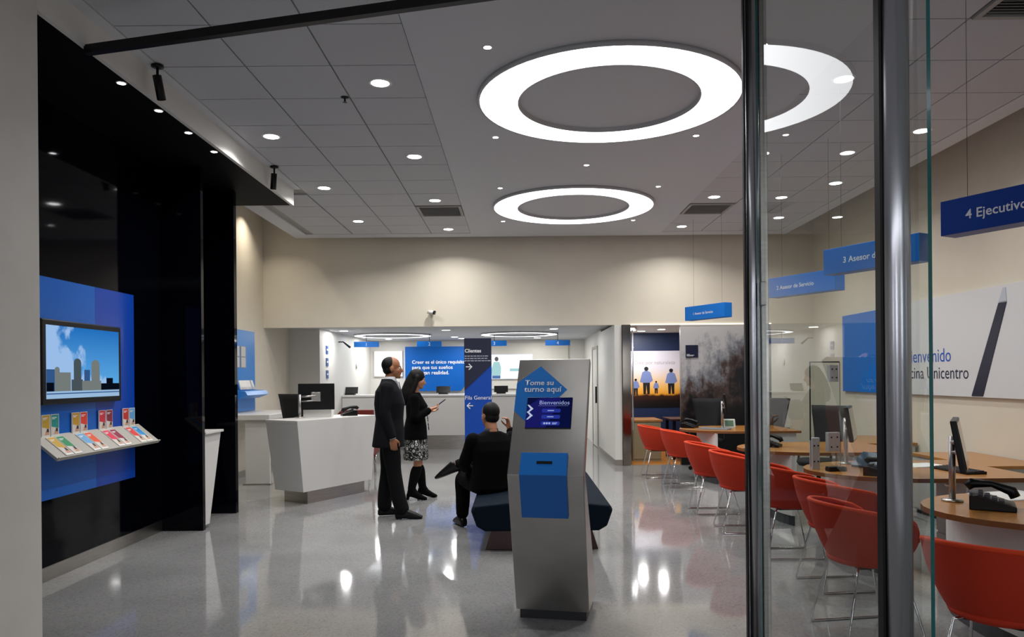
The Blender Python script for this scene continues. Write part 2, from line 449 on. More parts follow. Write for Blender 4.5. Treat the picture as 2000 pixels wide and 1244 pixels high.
# printed photo walls of the meeting room
def forest_mat():
    m = bpy.data.materials.new('misty_forest_print'); m.use_nodes = True
    nt = m.node_tree; b = nt.nodes['Principled BSDF']; b.inputs['Roughness'].default_value = 0.35
    tc = nt.nodes.new('ShaderNodeTexCoord')
    sep = nt.nodes.new('ShaderNodeSeparateXYZ'); nt.links.new(tc.outputs['Object'], sep.inputs[0])
    mp = nt.nodes.new('ShaderNodeMapping'); mp.inputs['Scale'].default_value = (1.0, 1, 0.8); nt.links.new(tc.outputs['Object'], mp.inputs[0])
    n1 = nt.nodes.new('ShaderNodeTexNoise'); n1.inputs['Scale'].default_value = 3.2; n1.inputs['Detail'].default_value = 8; n1.inputs['Roughness'].default_value = 0.65
    nt.links.new(mp.outputs[0], n1.inputs['Vector'])
    mp2 = nt.nodes.new('ShaderNodeMapping'); mp2.inputs['Scale'].default_value = (7, 1, 0.7); mp2.inputs['Rotation'].default_value = (0, 0.12, 0); nt.links.new(tc.outputs['Object'], mp2.inputs[0])
    n2 = nt.nodes.new('ShaderNodeTexNoise'); n2.inputs['Scale'].default_value = 1.6; n2.inputs['Detail'].default_value = 4; nt.links.new(mp2.outputs[0], n2.inputs['Vector'])
    # darkness of the print: more towards its lower right
    def mth(op, a, b_):
        q = nt.nodes.new('ShaderNodeMath'); q.operation = op
        for i, z in enumerate((a, b_)):
            if isinstance(z, (int, float)): q.inputs[i].default_value = z
            else: nt.links.new(z, q.inputs[i])
        return q.outputs[0]
    gx = mth('MULTIPLY', mth('SUBTRACT', sep.outputs[0], 3.15), 0.50)
    gz = mth('MULTIPLY', mth('SUBTRACT', 1.95, sep.outputs[2]), 0.75)
    d_ = mth('ADD', gx, gz)
    d2 = mth('ADD', d_, mth('MULTIPLY', mth('SUBTRACT', n1.outputs[0], 0.5), 1.9))
    d3 = mth('ADD', d2, mth('MULTIPLY', mth('SUBTRACT', n2.outputs[0], 0.5), 0.55))
    cr = nt.nodes.new('ShaderNodeValToRGB'); e = cr.color_ramp.elements
    e[0].position = 0.0; e[0].color = lin('#b4b2b2') + (1,)
    e[1].position = 0.95; e[1].color = lin('#06080c') + (1,)
    for pos, col in ((0.16, '#96979b'), (0.34, '#6f7076'), (0.5, '#4a3a33'), (0.7, '#191618')):
        q = e.new(pos); q.color = lin(col) + (1,)
    nt.links.new(d3, cr.inputs[0]); nt.links.new(cr.outputs[0], b.inputs['Base Color'])
    return m
fm = struct('wall_photo_print', MB().box(2.78, 4.32, 12.70, 12.78, 0, 2.383), forest_mat())
t = thing('wall_plaque', 'small square navy plaque on the grey forest photo wall', 'plaque', (2.97, 12.695, 1.93))
box('plate', -0.105, 0.105, -0.012, 0.004, -0.105, 0.105, M_navy, t)
for k, wd in enumerate((0.05, 0.13, 0.11)):
    m = MB(); flat(m, (-0.09, -0.012, -0.055 - 0.014 * k), (1, 0, 0), (0, 0, 1), (0, -1, 0), [(0, 0), (wd, 0), (wd, 0.006), (0, 0.006)])
    m.build('printed_line', M_letter, t)

# sunset photograph on the meeting room back wall
t = thing('sunset_mural', 'sunset photo mural with family silhouettes on the navy meeting room wall', 'mural', (2.0, 15.4, 0.87))
def sunset_mat():
    m = bpy.data.materials.new('sunset_print'); m.use_nodes = True
    nt = m.node_tree; b = nt.nodes['Principled BSDF']; b.inputs['Roughness'].default_value = 0.4
    tc = nt.nodes.new('ShaderNodeTexCoord'); sep = nt.nodes.new('ShaderNodeSeparateXYZ'); nt.links.new(tc.outputs['Object'], sep.inputs[0])
    n = nt.nodes.new('ShaderNodeTexNoise'); n.inputs['Scale'].default_value = 4; nt.links.new(tc.outputs['Object'], n.inputs['Vector'])
    a = nt.nodes.new('ShaderNodeMath'); a.operation = 'MULTIPLY_ADD'; a.inputs[1].default_value = 0.12; nt.links.new(n.outputs[0], a.inputs[0])
    dv = nt.nodes.new('ShaderNodeMath'); dv.operation = 'MULTIPLY'; dv.inputs[1].default_value = 1 / 1.16; nt.links.new(sep.outputs[2], dv.inputs[0])
    nt.links.new(dv.outputs[0], a.inputs[2])
    cr = nt.nodes.new('ShaderNodeValToRGB'); e = cr.color_ramp.elements
    e[0].position = 0.05; e[0].color = lin('#07060a') + (1,)
    e[1].position = 1.0; e[1].color = lin('#d9d6e2') + (1,)
    for pos, col in ((0.17, '#140a08'), (0.265, '#3a1a0c'), (0.30, '#e8a02c'), (0.42, '#f0b860'), (0.58, '#e6cbb0'), (0.75, '#d8d2dc')):
        q = e.new(pos); q.color = lin(col) + (1,)
    nt.links.new(a.outputs[0], cr.inputs[0]); nt.links.new(cr.outputs[0], b.inputs['Base Color'])
    return m
box('print_panel', 0, 1.7, -0.012, 0.0, 0, 1.16, sunset_mat(), t)
m = MB()
def fig(mb, cx, z, h, mi_top=1, mi_leg=0):
    o, r, u, nn = (cx, -0.013, z), (1, 0, 0), (0, 0, 1), (0, -1, 0)
    w = h * 0.16
    flat(mb, o, r, u, nn, [(-w * .7, 0), (-w * .15, 0), (0, h * .35), (w * .2, 0), (w * .75, 0), (w * .8, h * .5), (-w * .8, h * .5)], mi_leg, 0.0006)
    flat(mb, o, r, u, nn, [(-w * .8, h * .42), (w * .8, h * .42), (w * 1.5, h * .5), (w * .95, h * .8), (w * .3, h * .86), (-w * .3, h * .86), (-w * .95, h * .8), (-w * 1.5, h * .45)], mi_top, 0.0010)
    flat(mb, o, r, u, nn, [(w * .5 * math.cos(q * PI / 5), h * .93 + w * .5 * math.sin(q * PI / 5)) for q in range(10)], mi_leg, 0.0012)
fig(m, 0.66, 0.27, 0.56); fig(m, 0.44, 0.25, 0.34); fig(m, 0.86, 0.28, 0.26); fig(m, 1.17, 0.27, 0.52)
m.build('printed_figures', [mat('print_dark', '#120f16', 0.5), mat('print_shirt', '#7484b8', 0.5)], t)
text(t, 'Cree por naturaleza', mat('print_greytext', '#a8a0a0', 0.5), (0.40, -0.013, 0.885), (1, 0, 0), (0, -1, 0), width=0.85)

# ================================================================== CEILING LAMPS
def spot(parent, power, angle=142, z=-0.007, color=(1.0, 0.98, 0.955), radius=0.07):
    l = bpy.data.lights.new('lamp_light', 'AREA'); l.shape = 'DISK'; l.size = radius * 2; l.energy = power; l.spread = math.radians(angle)
    l.color = color
    o = bpy.data.objects.new('lamp_light', l); C.objects.link(o); o.parent = parent; o.location = (0, 0, z)
    return o
def make_downlight(name, r, lens_mat, power, **kw):
    t = thing(name, '', 'lamp')
    MB().lathe([(r * 0.8, 0.006), (r * 0.82, -0.004), (r, -0.005), (r * 1.08, -0.002), (r * 1.1, 0.004)], n=24, cap=False).build('trim_ring', mat('lamp_trim', '#d8d8d6', 0.4), t)
    MB().lathe([(0.001, -0.003), (r * 0.82, -0.003), (r * 0.82, 0.004), (0.001, 0.004)], n=24).build('lens', lens_mat, t)
    spot(t, power, **kw)
    return t
dl = make_downlight('downlight', 0.088, M_lamp, SPOT_W)
first = [True]
dlw = make_downlight('downlight', 0.088, M_lamp, SPOT_W * 1.1)
firstw = [True]
dlr = make_downlight('downlight', 0.088, M_lamp, SPOT_W * 0.5)
firstr = [True]
def put(proto, flag, loc, label, group):
    if flag[0]:
        flag[0] = False; proto.location = loc; proto['label'] = label; proto['group'] = group; return proto
    return copy_thing(proto, loc, 0, label, group)
LX = [(-1.07, [5.95, 7.94, 9.92, 11.86], 'inner left tile column'),
      (-2.36, [7.24, 9.22, 11.2], 'outer left tile column'),
      (2.62, [5.95, 7.94, 9.86, 11.8], 'inner right tile column'),
      (3.94, [7.24, 9.2, 11.2], 'outer right tile column')]
for x, ys, where in LX:
    for k, y in enumerate(ys):
        put(*((dlr, firstr) if x > 3 else (dlw, firstw) if y > 11.5 else (dl, first)), (x, y, 3.874), 'round recessed ceiling downlight, %s from the entrance in the %s' % (['first', 'second', 'third', 'fourth'][k], where), 'main ceiling downlights')
sp = make_downlight('small_spotlight', 0.034, M_lamp, SMALL_W, angle=110, radius=0.027)
first = [True]
for x, y, lab in [(-0.19, 5.31, 'tiny ceiling spotlight at near left of the large near light ring'), (1.77, 5.31, 'tiny ceiling spotlight at near right of the large near light ring'),
                  (-0.19, 7.31, 'tiny ceiling spotlight at far left of the large near light ring'), (1.77, 7.31, 'tiny ceiling spotlight at far right of the large near light ring'),
                  (0.79, 8.30, 'tiny ceiling spotlight midway between the two light rings'),
                  (-0.19, 9.28, 'tiny ceiling spotlight at near left of the far light ring'), (1.77, 9.27, 'tiny ceiling spotlight at near right of the far light ring'),
                  (-0.19, 11.27, 'tiny ceiling spotlight at far left of the far light ring'), (1.77, 11.27, 'tiny ceiling spotlight at far right of the far light ring')]:
    put(sp, first, (x, y, CZ), lab, 'small ceiling spotlights')
sf = make_downlight('soffit_spotlight', 0.034, M_lamp, 0.8, angle=90, radius=0.027)
first = [True]
for k, y in enumerate([5.40, 5.96, 6.50, 7.05]):
    put(sf, first, (-2.84, y, 3.674), '%s small spotlight along the black soffit edge%s' % (ORD[k], ' to the entrance' if k == 0 else ' from the entrance'), 'black soffit spotlights')
def ring_light(name, label, c, R, r, zc, m, group, h=0.035):
    t = thing(name, label, 'lamp', (c[0], c[1], zc), 0, group)
    n = 72
    MB().lathe([(R, -h), (R + 0.012, -h - 0.003), (R + 0.02, -h), (R + 0.02, 0.0), (R, 0.0)], n=n, cap=False).build('outer_rim', mat('ring_rim', '#b7b6b8', 0.5), t)
    MB().lathe([(r, -h), (R, -h)], n=n, cap=False).build('diffuser', m, t)
    MB().lathe([(r - 0.012, 0.0), (r - 0.012, -h), (r, -h - 0.002)], n=n, cap=False).build('inner_rim', mat('ring_rim', '#b7b6b8', 0.5), t)
    return t
ring_light('ring_light', 'large glowing white ring light on the ceiling nearest the entrance', (0.79, 6.31), 1.085, 0.765, CZ, M_ring, 'big ceiling rings')
ring_light('ring_light', 'large glowing white ring light on the ceiling nearer the back wall', (0.79, 10.27), 1.085, 0.765, CZ, M_ring, 'big ceiling rings')
M_ring2 = emis('teller_ring_diffuser', '#f6fbff', 2.5)
cs = thing('cove_spotlight', 'wall washer lamp hidden in the ceiling gap beside the left wall', 'lamp', (-3.98, 11.75, 4.38))
MB().lathe([(0.05, 0.0), (0.05, -0.09), (0.042, -0.09), (0.042, -0.02)], n=20, cap=False).build('housing', M_plastic, cs)
MB().lathe([(0.001, -0.03), (0.042, -0.03)], n=20, cap=False).build('lens', M_lamp, cs)
spot(cs, 5, angle=110, z=-0.095, color=(1.0, 0.9, 0.75), radius=0.04)
ring_light('ring_light', 'glowing ring light above the left teller stations', (-2.7, 16.3), 0.82, 0.66, 2.46, M_ring2, 'teller room rings', 0.03)
ring_light('ring_light', 'glowing ring light above the right teller stations', (0.05, 16.2), 0.82, 0.66, 2.46, M_ring2, 'teller room rings', 0.03)
bl = make_downlight('teller_downlight', 0.10, M_lampback, BACK_W, angle=180, radius=0.08)
first = [True]
for x, y, lab in [(-3.42, 14.8, 'left of the front row'), (-1.4, 14.8, 'middle of the front row'), (0.73, 14.7, 'right of the front row'),
                  (-3.3, 17.4, 'left of the middle row'), (-1.45, 17.4, 'centre of the middle row'), (0.62, 17.2, 'right of the middle row'),
                  (-3.1, 18.1, 'left of the rear row'), (-1.33, 18.1, 'centre of the rear row'), (0.5, 18.1, 'right of the rear row')]:
    put(bl, first, (x, y, 2.459), 'round downlight above the teller counter, %s' % lab, 'teller room downlights')
ml = make_downlight('meeting_room_downlight', 0.09, M_lampback, BACK_W * 1.2, angle=180)
first = [True]
for x, y, lab in [(2.75, 14.2, 'meeting room downlight nearer the forest photo wall'), (2.45, 14.7, 'meeting room downlight nearer the sunset mural')]:
    put(ml, first, (x, y, 2.399), lab, 'meeting room downlights')
t = thing('tube_lamp', 'bright bar lamp on the meeting room ceiling by the opening', 'lamp', (2.1, 13.6, 2.40))
MB().obox((-0.12, -0.35, -0.03), (0.12, 0, 0), (0.15, 0.8, 0), (0, 0, 0.03)).build('housing', mat('lamp_trim', '#d8d8d6', 0.4), t)
MB().obox((-0.10, -0.33, -0.036), (0.08, 0, 0), (0.145, 0.76, 0), (0, 0, 0.006)).build('diffuser', M_lampback, t)
# ================================================================== LEFT DARK WALL
t = thing('blue_wall_panel', 'tall glossy blue panel behind the television on the dark wall', 'panel', (-3.6, 5.3, 0.62))
box('panel_sheet', 0, 0.02, 0, 1.05, 0, 1.70, mat('blue_gloss', '#0c5fc0', 0.2, spec=0.3), t)
box('panel_sheet', 0, 0.02, 1.052, 1.69, 0, 1.70, mat('blue_gloss_deep', '#0b43ae', 0.2, spec=0.3), t)

t = thing('television', 'black flat television showing a blue city skyline on the blue wall panel', 'television', (-3.55, 6.095, 1.345))
m = MB()
m.box(-0.03, 0.03, -0.555, 0.555, 0, 0.65)
m.build('casing', M_plastic, t, 0.01)
o_, r_, u_, n_ = (0.031, -0.51, 0.045), (0, 1.02, 0), (0, 0, 0.56), (1, 0, 0)
m = MB()
def P(pts, mi, l=0.0): flat(m, o_, r_, u_, n_, pts, mi, 0.0005 + l)
P([(0, 0), (1, 0), (1, 1), (0, 1)], 0)
def bld(x0, x1, h, mi, l, rnd=False):
    pts = [(x0, 0.08), (x1, 0.08), (x1, h)]
    if rnd: pts += [((x0 + x1) / 2 + (x1 - x0) / 2 * math.cos(q * PI / 6), h + (x1 - x0) * .6 * math.sin(q * PI / 6)) for q in range(1, 6)]
    P(pts + [(x0, h)], mi, l)
bld(0.0, 0.10, 0.40, 11, 0.0010); bld(0.0, 0.09, 0.22, 12, 0.0012)
bld(0.10, 0.16, 0.40, 9, 0.0011, True); bld(0.12, 0.30, 0.36, 9, 0.0012); bld(0.34, 0.44, 0.50, 10, 0.0012, True)
bld(0.31, 0.46, 0.26, 10, 0.0013); bld(0.48, 0.56, 0.40, 11, 0.0012); bld(0.45, 0.72, 0.24, 9, 0.0015); bld(0.58, 0.70, 0.48, 9, 0.0014, True)
bld(0.72, 1.0, 0.20, 12, 0.0016); bld(0.80, 0.90, 0.28, 12, 0.0017)
P([(0, 0), (1, 0), (1, 0.10), (0, 0.10)], 13, 0.002); P([(0, 0.06), (1, 0.06), (1, 0.075), (0, 0.075)], 11, 0.0022)
def tv_sky():
    m_ = bpy.data.materials.new('tv_sky_picture'); m_.use_nodes = True; nt = m_.node_tree; nt.nodes.remove(nt.nodes['Principled BSDF'])
    tc = nt.nodes.new('ShaderNodeTexCoord'); sep = nt.nodes.new('ShaderNodeSeparateXYZ'); nt.links.new(tc.outputs['Object'], sep.inputs[0])
    cr = nt.nodes.new('ShaderNodeValToRGB'); cr.color_ramp.elements[0].position = 0.1; cr.color_ramp.elements[0].color = lin('#5fb0ec') + (1,)
    cr.color_ramp.elements[1].position = 0.62; cr.color_ramp.elements[1].color = lin('#1f6fc0') + (1,); nt.links.new(sep.outputs[2], cr.inputs[0])
    n = nt.nodes.new('ShaderNodeTexNoise'); n.inputs['Scale'].default_value = 5.5; n.inputs['Detail'].default_value = 5; nt.links.new(tc.outputs['Object'], n.inputs['Vector'])
    a1 = nt.nodes.new('ShaderNodeMath'); a1.operation = 'MULTIPLY_ADD'; a1.inputs[1].default_value = -0.55; nt.links.new(sep.outputs[1], a1.inputs[0]); nt.links.new(n.outputs[0], a1.inputs[2])
    a2 = nt.nodes.new('ShaderNodeMath'); a2.operation = 'MULTIPLY_ADD'; a2.inputs[1].default_value = -0.75; nt.links.new(sep.outputs[2], a2.inputs[0]); nt.links.new(a1.outputs[0], a2.inputs[2])
    r = nt.nodes.new('ShaderNodeMapRange'); r.inputs[1].default_value = 0.20; r.inputs[2].default_value = 0.30; nt.links.new(a2.outputs[0], r.inputs[0])
    mx = nt.nodes.new('ShaderNodeMix'); mx.data_type = 'RGBA'; mx.inputs[7].default_value = lin('#9dc2ee') + (1,)
    nt.links.new(r.outputs[0], mx.inputs[0]); nt.links.new(cr.outputs[0], mx.inputs[6])
    e = nt.nodes.new('ShaderNodeEmission'); e.inputs[1].default_value = 0.50; nt.links.new(mx.outputs[2], e.inputs[0]); nt.links.new(e.outputs[0], nt.nodes['Material Output'].inputs[0])
    return m_
m.build('screen', [tv_sky()] * 9 + [emis('tv_build', '#8f9896', 0.33), emis('tv_build2', '#58666e', 0.33), emis('tv_build3', '#3f6ca8', 0.33), emis('tv_tree', '#0c1422', 0.3), emis('tv_street', '#a9cdf2', 0.42)], t)

# sloping brochure shelf
t = thing('brochure_shelf', 'pale grey sloping brochure shelf below the television', 'shelf', (-3.58, 5.5, 0.945))
sl = V((0.20, 0, -0.165)).normalized()
nn = V((0.165, 0, 0.20)).normalized()
m = MB(); m.obox((0, 0, 0.17), sl * 0.26, (0, 1.56, 0), -nn * 0.022)
m.build('sloping_board', mat('shelf_grey', '#b5b1a8', 0.4), t, 0.003)
m = MB(); e = V((0, 0, 0.17)) + sl * 0.252
m.obox(e, sl * 0.008, (0, 1.56, 0), nn * 0.012); m.build('front_lip', mat('shelf_grey', '#b5b1a8', 0.4), t)
for yy in (0.3, 1.25):
    MB().prism([(0, yy, 0.14), (0.14, yy, 0.03), (0, yy, 0.0)], (0, 0.02, 0)).build('bracket', mat('shelf_grey', '#b5b1a8', 0.4), t)
BR = [('yellow', '#c9a033', 'green', '#1f8a55'), ('light blue', '#6aa7d8', 'orange', '#e0552c'), ('pink red', '#d83050', 'maroon', '#8d2240'), ('red', '#d63a3a', 'blue', '#2b8fd0')]
BK = [('mustard', '#b8952e', 'teal', '#1c8a80'), ('ochre', '#bf8f2a', 'scarlet', '#dd4030'), ('crimson', '#cc2f48', 'plum', '#86263f'), ('brick red', '#c43a33', 'sky blue', '#5fa3d6')]
skin_c = [mat('brochure_skin', '#c79a80', 0.6), mat('brochure_dark', '#2a2530', 0.6), mat('brochure_pale', '#d8cfc8', 0.6)]
def brochure(label, colname, col, origin, r, u, n, w, h, group, stack):
    t = thing('brochure', label, 'brochure', origin, 0, group)
    m = MB(); r, u, n = V(r).normalized(), V(u).normalized(), V(n).normalized()
    m.obox((0, 0, 0), r * w, u * h, n * stack); m.build('leaflets', M_paper, t)
    cm = mat('brochure_' + colname.replace(' ', '_'), col, 0.5)
    q = MB(); o = n * stack
    flat(q, o, r, u, n, [(0.004, h * .45), (w - .004, h * .36), (w - .004, h - .004), (0.004, h - .004)], 0, 0.0005)
    flat(q, o, r, u, n, [(0.004, h * .08), (w - .004, h * .08), (w - .004, h * .36), (0.004, h * .45)], 3, 0.0004)
    flat(q, o, r, u, n, [(w * .35, h * .1), (w * .9, h * .1), (w * .92, h * .24), (w * .7, h * .33), (w * .45, h * .26)], 1, 0.0009)
    flat(q, o, r, u, n, [(w * .55, h * .22), (w * .85, h * .22), (w * .85, h * .36), (w * .6, h * .38)], 2, 0.0012)
    for k in range(2): flat(q, o, r, u, n, [(w * .12, h * (.84 - .06 * k)), (w * (.7 - .2 * k), h * (.84 - .06 * k)), (w * (.7 - .2 * k), h * (.87 - .06 * k)), (w * .12, h * (.87 - .06 * k))], 4, 0.001)
    q.build('printed_cover', [cm, skin_c[0], skin_c[1], skin_c[2], M_letter], t)
    return t
names4 = ['first pair from the entrance', 'second pair', 'third pair', 'fourth pair']
for k in range(4):
    for j in range(2):
        cn, cc = BR[k][2 * j], BR[k][2 * j + 1]
        # on the sloping board
        y0 = 5.62 + k * 0.375 + j * 0.112
        st = V((-3.58, y0, 1.115)) + sl * 0.035 + nn * 0.001
        brochure('%s photo brochure lying on the sloping shelf, %s' % (cn, names4[k]), cn, cc, st + sl * 0.205, (0, 1, 0), -sl, nn, 0.098, 0.205, 'brochures on the sloping shelf', 0.006)
        cn, cc = BK[k][2 * j], BK[k][2 * j + 1]
        y0 = 5.60 + k * 0.385 + j * 0.112
        brochure('%s brochure standing upright behind the sloping shelf, %s' % (cn, names4[k]), cn, cc, (-3.574, y0, 1.10), (0, 1, 0), (0.0, 0, 1), (1, 0, 0.0), 0.098, 0.17, 'brochures standing on the wall', 0.010)

# white writing ledge between the black fins
t = thing('writing_ledge', 'small white wedge-shaped writing ledge between the black fins', 'ledge', (-3.598, 7.602, 0))
box('top', 0, 0.43, 0.0, 0.46, 0.965, 0.99, M_corian, t, 0.003)
MB().prism([(0.005, 0.0, 0.965), (0.005, 0.44, 0.965), (0.005, 0.13, 0.04), (0.005, 0.0, 0.04)], (0.40, 0, 0)).build('tapered_body', M_corian, t)
# black spot cameras hanging from the left ceiling edge
def spotcam(label, loc, tilt):
    t = thing('ceiling_camera', label, 'camera', loc, 0, 'black ceiling cameras')
    MB().lathe([(0.045, 0), (0.045, -0.015), (0.02, -0.022)], n=16).build('mount', M_plastic, t)
    MB().tube([(0, 0, -0.015), (0, 0, -0.10)], 0.010, 8).build('stem', M_plastic, t)
    MB().tube([(0, -0.01, -0.08), (tilt, 0.02, -0.25)], 0.032, 14).build('body', M_plastic, t)
spotcam('black tube camera hanging from ceiling near the shop front rail', (-2.66, 5.57, CZ), 0.02)
spotcam('black tube camera hanging from ceiling near the end of the black soffit', (-2.66, 8.25, CZ), -0.02)
t = thing('sprinkler', 'tiny dark sprinkler head in the left ceiling tiles', 'sprinkler', (-1.42, 6.25, 3.876))
MB().lathe([(0.035, 0), (0.03, -0.006), (0.008, -0.01), (0.008, -0.04), (0.02, -0.042)], n=12).build('head', M_darkmetal, t)

# ================================================================== LEFT CREAM WALL
t = thing('blue_notice_panel', 'light blue notice panel on the cream left wall above the white ledge', 'panel', (-4.3, 10.9, 1.02))
box('panel_sheet', 0, 0.015, 0, 1.32, 0, 1.27, mat('notice_blue', '#2f83d2', 0.35), t)
for k in range(2):
    box('paper_frame', 0.015, 0.022, 0.42 + 0.26 * k, 0.64 + 0.26 * k, 0.68, 1.02, mat('acrylic_grey', '#a8a7a4', 0.15), t)
    for j in range(2): box('notice_sheet', 0.0222, 0.024, 0.44 + 0.26 * k, 0.62 + 0.26 * k, 0.69 + 0.17 * j, 0.84 + 0.17 * j, mat('sheet_grey', '#c6c4bf', 0.5), t)
m = MB().prism([(0.015, 0.30, 0.34), (0.22, 0.30, 0.32), (0.26, 0.30, 0.26), (0.10, 0.30, 0.20), (0.015, 0.30, 0.20)], (0, 0.95, 0)); m.build('leaflet_tray', mat('notice_blue', '#2f83d2', 0.35), t)
for k, yy in enumerate((0.42, 0.68, 0.94)):
    o = thing('leaflet_stack', 'white leaflet stack in the blue wall tray, %s' % ['nearest the dark wall', 'middle one', 'nearest the corner'][k], 'leaflets', (-4.2, 10.9 + yy, 1.365), 0.2 * (k - 1), 'leaflets in the blue tray')
    MB().obox((0, 0, 0), (0.02, 0, 0), (0, 0.2, 0), (-0.04, 0, 0.14)).build('leaflets', M_paper, o)
    MB().obox((0.0215, 0.02, 0.01), (0.0008, 0, 0), (0, 0.16, 0), (-0.008, 0, 0.03)).build('printed_band', mat('sheet_grey', '#c6c4bf', 0.5), o)
t = thing('wall_ledge', 'white standing-height ledge along the cream left wall', 'ledge', (-4.3, 10.75, 0))
box('top', 0.0, 0.73, 0, 1.6, 0.93, 1.01, M_corian, t, 0.008)
box('leg_panel', 0.36, 0.71, 0.06, 0.12, 0.0, 0.93, M_corian, t, 0.004)
box('foot_plate', 0.33, 0.73, 0.03, 0.15, 0.0, 0.012, M_steel, t)

# ================================================================== BACK WALL DETAILS
t = thing('wall_camera', 'small white security camera on the back wall above the teller opening', 'camera', (-1.43, 12.70, 2.62))
MB().box(-0.05, 0.02, -0.05, 0, -0.03, 0.03).build('bracket', M_white, t, 0.004)
MB().tube([(-0.07, -0.09, 0.01), (0.03, -0.11, -0.0)], 0.032, 14).build('body', M_white, t)
MB().tube([(0.03, -0.11, 0.0), (0.06, -0.115, -0.01)], 0.034, 14).build('lens_hood', M_plastic, t)
MB().tube([(0.0, -0.01, -0.03), (-0.02, -0.006, -0.12), (-0.02, -0.006, -0.22)], 0.003, 6).build('cable', M_paper, t)

# ================================================================== TELLER ROOM
t = thing('teller_counter', 'long white teller counter with steel plinth in the rear room', 'counter', (0, 15.8, 0))
box('front_panel', -3.7, -2.3, 0.0, 0.05, 0.30, 1.12, M_corian, t)
box('front_panel', -2.296, -0.9, 0.0, 0.05, 0.30, 1.12, M_corian, t)
box('front_panel', -0.896, 0.4, 0.0, 0.05, 0.30, 1.12, M_corian, t)
box('front_panel', 0.404, 1.3, 0.0, 0.05, 0.30, 1.12, M_corian, t)
box('plinth', -3.68, 1.28, 0.05, 0.5, 0.0, 0.30, M_steel, t)
box('top', -3.70, 1.32, -0.02, 0.7, 1.12, 1.16, M_corian, t, 0.005)
def counter_monitor(label, x, w=0.34):
    t = thing('counter_monitor', label, 'monitor', (x, 16.15, 1.16), 0, 'teller monitors')
    MB().prism([(-w / 2, 0, 0.03), (w / 2, 0, 0.03), (w / 2, 0.06, 0.17), (-w / 2, 0.06, 0.17)], (0, 0.02, 0.0)).build('screen_back', M_plastic, t)
    box('foot', -w / 3, w / 3, -0.03, 0.1, 0, 0.03, M_plastic, t, 0.004)
    MB().tube([(-w * .2, 0.03, 0.08), (w * .2, 0.03, 0.08)], 0.006, 6).build('handle', M_darkmetal, t)
counter_monitor('small dark monitor on the teller counter below number sign 1', -3.62)
counter_monitor('small dark monitor on the teller counter below the blue slogan board', -1.60, 0.30)
counter_monitor('small dark monitor on the teller counter behind the tall navy sign', -0.35, 0.30)
t = thing('teller_screen', 'black teller screen seen beside the right edge of the kiosk', 'monitor', (1.18, 16.1, 1.16))
MB().box(-0.25, 0.33, 0.0, 0.04, 0.12, 0.46).build('casing', M_plastic, t, 0.006)
box('stand', -0.05, 0.05, 0.02, 0.05, 0, 0.2, M_plastic, t); box('foot', -0.12, 0.12, -0.06, 0.1, 0, 0.012, M_plastic, t)
for k in range(4):
    px = [716, 839, 966, 1090][k]
    x = (px - 1010) / 1460 * 16.0
    t = thing('number_sign', 'blue hanging number sign above the teller counter, %s' % ['leftmost of four', 'second from the left', 'just right of the tall navy sign', 'rightmost of four'][k], 'sign', (x, 16.0, 2.185), 0, 'teller number signs')
    box('board', -0.265, 0.265, 0, 0.05, 0, 0.115, M_blue, t)
    MB().tube([(0, 0.025, 0.115), (0, 0.025, 0.275)], 0.006, 6).build('hanger', M_darkmetal, t)
    text(t, str(k + 1), M_letter, (0, 0, 0.022), (1, 0, 0), (0, -1, 0), size=0.10, align='CENTER')
# slogan board
t = thing('slogan_board', 'large blue slogan board with cut corner on the teller room wall', 'sign', (-1.98, 18.85, 1.18))
W_, H_ = 1.68, 1.12
MB().prism([(-W_ / 2, 0, 0), (W_ / 2 - 0.28, 0, 0), (W_ / 2, 0, 0.38), (W_ / 2, 0, H_), (-W_ / 2, 0, H_)], (0, 0.12, 0)).build('board', mat('slogan_blue', '#0458ac', 0.5, spec=0.2), t)
for k, (s, wd) in enumerate([('Creer es el único requisito', 1.34), ('para que tus sueños', 1.02), ('se hagan realidad.', 0.93)]):
    text(t, s, M_letter, (-W_ / 2 + 0.17, -0.002, 0.69 - 0.135 * k), (1, 0, 0), (0, -1, 0), width=wd, bold=0.012)
t = thing('wall_screen', 'bright wall screen beside the slogan board showing a standing figure', 'television', (-0.15, 18.97, 1.22))
box('backing_panel', -0.75, 1.45, -0.02, 0.03, 0.0, 1.16, mat('pale_panel', '#d2cfc6', 0.5), t)
m = MB(); m.box(-0.52, 0.55, -0.06, -0.02, 0.24, 0.88)
m.build('casing', mat('screen_white', '#d8dde4', 0.4), t, 0.004)
m = MB(); o_, r_, u_, n_ = (-0.50, -0.06, 0.26), (1.03, 0, 0), (0, 0, 0.60), (0, -1, 0)
P([(0, 0), (1, 0), (1, 1), (0, 1)], 0)
P([(0.02, 0), (0.22, 0), (0.24, .45), (0.20, .7), (0.06, .7), (0.0, .4)], 1, 0.0006)
P([(0.13 + 0.05 * math.cos(q * PI / 5), 0.82 + 0.1 * math.sin(q * PI / 5)) for q in range(10)], 2, 0.0009)
P([(0.45, 0.3), (0.85, 0.3), (0.85, 0.42), (0.45, 0.42)], 1, 0.0006)
P([(0.02, 0), (0.22, 0), (0.22, .12), (0.02, .12)], 3, 0.001)
m.build('screen', [emis('scr_white', '#e6f1fb', 0.8), emis('scr_mint', '#a9d3d6', 0.55), emis('scr_skin', '#6d6a72', 0.45), emis('scr_blue', '#5b82ba', 0.45)], t)
t = thing('light_panel', 'plain white lit panel on the teller room wall at left', 'panel', (-3.25, 18.97, 1.55))
box('frame', -0.38, 0.35, -0.02, 0.03, 0.0, 0.66, M_white, t)
box('diffuser', -0.36, 0.33, -0.025, -0.02, 0.02, 0.64, emis('lightbox', '#f4f6f2', 0.75), t)
